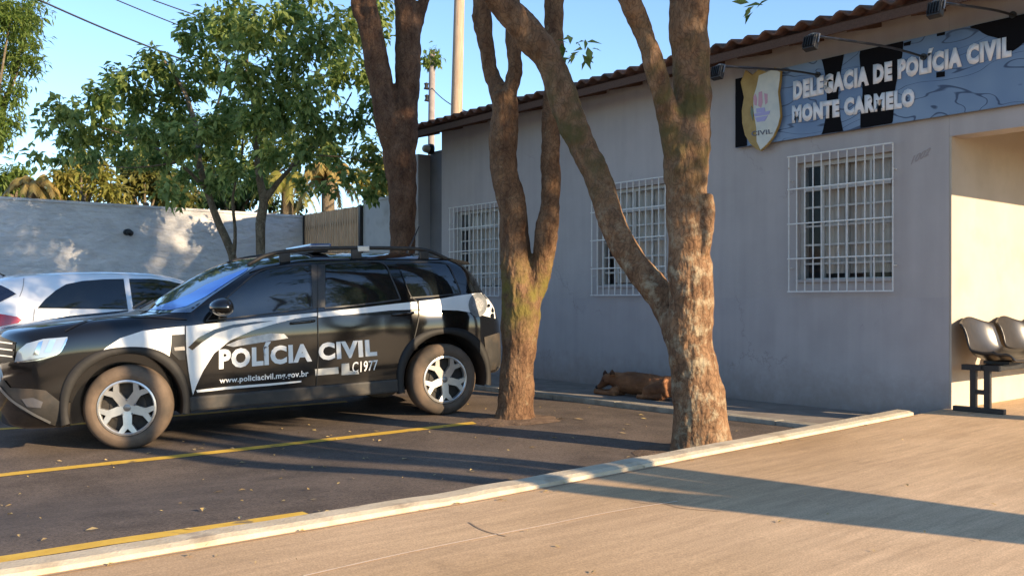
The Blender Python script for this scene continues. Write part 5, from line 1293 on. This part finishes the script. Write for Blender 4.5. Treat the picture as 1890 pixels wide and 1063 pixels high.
leaves('vine', [(at(797, 104, Zq), (.45, .45, .38), 210), (at(790, 118, Zq), .22, 50), (at(806, 116, Zq), .2, 50)], LEAF_LIGHT, pl, PI_, .2, .5, .7, 61)
def wire(label, a, b, sag, r=.014):
    P = [];
    for k in range(25):
        s = k / 24; p = Vector(a).lerp(Vector(b), s); p.z -= sag * 4 * s * (1 - s); P.append(p)
    mb = MB(); mb.tube(P, r, 5); tag(mb.build('power_line', mat('cable_black', (.015, .015, .018), .6), None, True), label, 'cable', 'overhead power lines')
wire('lower thick overhead cable crossing the sky at upper left', at(-60, -62, 24), at(520, 170, 33), .25, .028)
wire('middle thin overhead cable crossing the sky at upper left', at(110, -45, 24), at(640, 150, 33), .2, .018)
wire('upper thin overhead cable nearest the leafy crown top at upper left', at(180, -38, 24), at(690, 120, 33), .2, .018)
wire('sagging cable from the thin grey pole to the station roof', at(797, 163, Zq), at(965, 212, 16), .35, .016)

# ------------------------------------------------------------------ the dog asleep on the sidewalk
DY = 7.72
def dp(x, y, Y=DY): return onY(x, y, Y)
def dog_mesh():
    mb = MB()
    def T(pts, rad): 
        S4 = smooth_path4([(*p, r) for p, r in zip(pts, rad)], 6); mb.tube([q[:3] for q in S4], [q[3] for q in S4], 16)
    z0 = .262
    ch, rp = dp(1142, 706), dp(1262, 712)
    L = (rp - ch)
    # trunk of the body: deep chest, narrower loin, round rump
    T([ch + Vector((-.05, 0, .0)), ch + L * .15 + Vector((0, 0, .005)), ch + L * .4, ch + L * .65 + Vector((0, 0, -.01)), ch + L * .9 + Vector((0, 0, -.02)), ch + L * 1.05 + Vector((0, 0, -.03))], [.085, .125, .122, .108, .112, .06])
    # neck, skull and muzzle
    sk = dp(1125, 700, DY - .06); ns = dp(1104, 714, DY - .09)
    T([ch + Vector((.03, 0, .02)), ch.lerp(sk, .6) + Vector((0, 0, .02)), sk], [.10, .085, .07])
    T([sk + Vector((.02, 0, .005)), sk + Vector((-.03, -.01, .0)), sk.lerp(ns, .55), ns], [.064, .066, .042, .026])
    # ears standing up
    for ex, ey, yy in ((1117, 684, DY - .02), (1130, 683, DY - .12)):
        e = dp(ex, ey, yy); b = e + Vector((.005, .0, -.065)); T([b, (b + e) / 2, e], [.032, .024, .006])
    # front legs stretched out ahead, paws
    for yy in (-.13, -.01):
        s = ch + Vector((.04, yy + .0, -.07)); el = ch + Vector((.10, yy - .02, -.115)); pw = dp(1103, 724, DY + yy - .03); pw.z = z0 + .028
        T([s, el], [.06, .042]); T([el, el.lerp(pw, .5), pw, pw + Vector((-.05, 0, -.004))], [.04, .03, .027, .024])
    # folded hind leg: thigh, hock, foot
    hip = ch + L * .86 + Vector((0, -.09, -.02)); kn = ch + L * .55 + Vector((0, -.14, -.075)); hk = ch + L * .84 + Vector((0, -.16, -.112)); ft = ch + L * .46 + Vector((0, -.17, 0)); ft.z = z0 + .026
    T([hip, hip.lerp(kn, .5), kn], [.105, .085, .05]); T([kn, kn.lerp(hk, .5) + Vector((0, 0, -.02)), hk], [.045, .036, .03]); T([hk, hk.lerp(ft, .6), ft], [.03, .025, .026])
    # tail curled along the ground
    tb = ch + L * 1.08 + Vector((0, 0, -.05)); T([tb, tb + Vector((.14, -.05, -.06)), tb + Vector((.2, -.16, -.08)), tb + Vector((.12, -.26, -.085))], [.035, .032, .028, .014])
    me = remesh(mb.bm, .011, 3)
    push(me, lambda c: noise.noise(c * 26) * .006)
    for v in me.vertices:
        if v.co.z < z0 + .002: v.co.z = z0 + .002
    return me
fur = noisy('brown_fur', (.24, .105, .045), (.38, .18, .085), 7, .9, .5, 120, c3=(.10, .045, .025), s3=4, t3=(.5, .72), dist=.012, stretch=(.5, 1, 1))
dog = link_mesh('dog', dog_mesh(), fur, None, True)
tag(dog, 'reddish brown dog lying on the sidewalk with its head up facing left', 'dog')
def small_ball(name, p, r, m, par):
    mb = MB(); bmesh.ops.create_uvsphere(mb.bm, u_segments=10, v_segments=8, radius=r, matrix=Matrix.Translation(p)); return mb.build(name, m, par, True)
for ex, ey, yy in ((1117, 684, DY - .02), (1130, 683, DY - .12)):
    e = dp(ex, ey, yy); b_ = e + Vector((.005, 0, -.05)); mb = MB(); mb.tube([b_ + Vector((0, -.004, 0)), (b_ + e) / 2 + Vector((0, -.004, .002)), e + Vector((0, -.002, .008))], [.030, .026, .005], 10)
    mb.build('ear', noisy('dark_fur', (.05, .024, .014), (.09, .045, .026), 20, .9, .4, 120), dog, True)
def fur_coat():
    r = random.Random(9); vs = []; fs = []; me = dog.data; me.calc_loop_triangles()
    tris = [t for t in me.loop_triangles]; wts = [t.area for t in tris]; N = [n.vector.copy() for n in me.vertex_normals]
    for t in r.choices(tris, wts, k=14000):
        a, b, c = (me.vertices[i].co for i in t.vertices); u, v = r.random(), r.random()
        if u + v > 1: u, v = 1 - u, 1 - v
        p = a + (b - a) * u + (c - a) * v; n = N[t.vertices[0]]
        if p.z < .27 and n.z < 0: continue
        d = (n * .45 + Vector((1, 0, -.35)) + Vector((r.gauss(0, .25), r.gauss(0, .25), r.gauss(0, .25)))).normalized(); L = r.uniform(.012, .026); w = d.cross(n)
        if w.length < 1e-4: continue
        w = w.normalized() * .0016; i = len(vs); vs.extend([p - w, p + w, p + d * L]); fs.append((i, i + 1, i + 2))
    m_ = bpy.data.meshes.new('fur_coat'); m_.from_pydata(vs, [], fs); return link_mesh('fur_coat', m_, fur, dog)
fur_coat()
small_ball('nose', dp(1102, 714, DY - .1), .022, mat('dog_nose', (.01, .009, .009), .3), dog)
small_ball('eye', dp(1114, 702, DY - .125), .011, mat('dog_eye', (.012, .008, .006), .1), dog)

# ------------------------------------------------------------------ litter
def litter():
    r = random.Random(5); vs = []; fs = []
    def flake(p, L):
        a = r.uniform(0, 6.28); d = Vector((math.cos(a), math.sin(a), 0)); s = Vector((-d.y, d.x, 0)); i = len(vs)
        z = Vector((0, 0, 1)); vs.extend([p, p + d * L * .5 + s * L * .28 + z * r.uniform(.002, .012), p + d * L + z * .006, p + d * L * .5 - s * L * .25 + z * r.uniform(.002, .014)]); fs.append((i, i + 1, i + 2, i + 3))
    for _ in range(150):
        X, Y = r.uniform(-8, -4.3), r.uniform(.2, 6.8); flake(Vector((X, Y, asphalt_z(X, Y) + .004)), r.choice([.02, .03, .03, .045, .06]))
    for _ in range(60):
        X, Y = r.uniform(-3.9, 1.0), r.uniform(1.5, 8.0); flake(Vector((X, Y, ramp_z(X, Y) + .004)), r.choice([.015, .02, .03]))
    for _ in range(40):
        Y = r.uniform(.5, 7); X = kerb_x(Y) + r.choice([-.14, .17]) + r.gauss(0, .05)
        flake(Vector((X, Y, (asphalt_z if X < kerb_x(Y) else ramp_z)(X, Y) + .004)), r.uniform(.02, .05))
    for x, y, L in ((752, 846, .09), (392, 910, .07), (1040, 773, .10), (1078, 774, .1), (700, 796, .05), (778, 797, .06)):
        p = ground_px(x, y, asphalt_z); flake(Vector((p.x, p.y, p.z + .005)), L)
    me = bpy.data.meshes.new('fallen_leaves'); me.from_pydata(vs, [], fs)
    o = link_mesh('fallen_leaves', me, leaf_mat('dead_leaf', [(.35, .26, .14), (.55, .47, .33), (.45, .33, .12)], .1)); o['kind'] = 'stuff'; return o
tag(litter(), 'scattered small dry leaves lying on the asphalt and the ramp', 'leaves')
# soil and worn asphalt round the tree feet, slab joints and a crack in the ramp
def soil_ring(c, rad, seed):
    bm = bmesh.new(); n = 40; rings = []
    for k, f in enumerate((.2, .6, .85, 1.0)):
        ring = []
        for i in range(n):
            a = 2 * math.pi * i / n; r_ = rad * f * (1 + .22 * noise.noise(Vector((math.cos(a) * 1.6, math.sin(a) * 1.6, seed))) + .08 * noise.noise(Vector((math.cos(a) * 6, math.sin(a) * 6, seed))))
            x, y = c.x + r_ * math.cos(a), c.y + r_ * math.sin(a)
            x = min(x, kerb_x(y) - .07); z = asphalt_z(x, y) + (.022, .018, .010, .002)[k] + (.010 * noise.noise(Vector((x * 9, y * 9, 2))) if k < 3 else 0)
            ring.append(bm.verts.new((x, y, z)))
        rings.append(ring)
    for A, B in zip(rings, rings[1:]):
        for i in range(n): bm.faces.new((A[i], A[(i + 1) % n], B[(i + 1) % n], B[i]))
    me = bpy.data.meshes.new('soil'); bm.to_mesh(me); bm.free()
    struct(link_mesh('soil', me, noisy('tree_soil', (.11, .07, .045), (.20, .135, .09), 14, .95, .8, 60, c3=(.06, .04, .03), s3=6, dist=.02), None, True))
soil_ring(t2.location, .42, 3); soil_ring(t3.location, .5, 8); soil_ring(t1.location, .5, 5)
M_JOINT = noisy('joint_dirt', (.24, .17, .115), (.36, .26, .18), 12, .95, .2, 60)
M_PALE = noisy('pale_mortar', (.62, .50, .37), (.72, .60, .46), 12, .9, .2, 60)
strip('ramp_joint', [ground_px(x, y, ramp_z)[:2] for x, y in ((560, 1063), (760, 1018), (960, 978), (1110, 948), (1250, 925))], .010, M_PALE, ramp_z, .003)
strip('ramp_crack', [ground_px(x, y, ramp_z)[:2] for x, y in ((866, 964), (884, 975), (905, 983), (935, 990))], .009, M_JOINT, ramp_z, .003)
strip('ramp_crack', [ground_px(x, y, ramp_z)[:2] for x, y in ((1165, 925), (1200, 930), (1224, 929), (1260, 938), (1330, 944))], .007, M_JOINT, ramp_z, .003)
strip('ramp_joint', [(kerb_x(y) + .135, y) for y in (-5, -2, 0, 1.5, 3, 4.5, 6, 7.8)], .014, M_JOINT, ramp_z, .003)
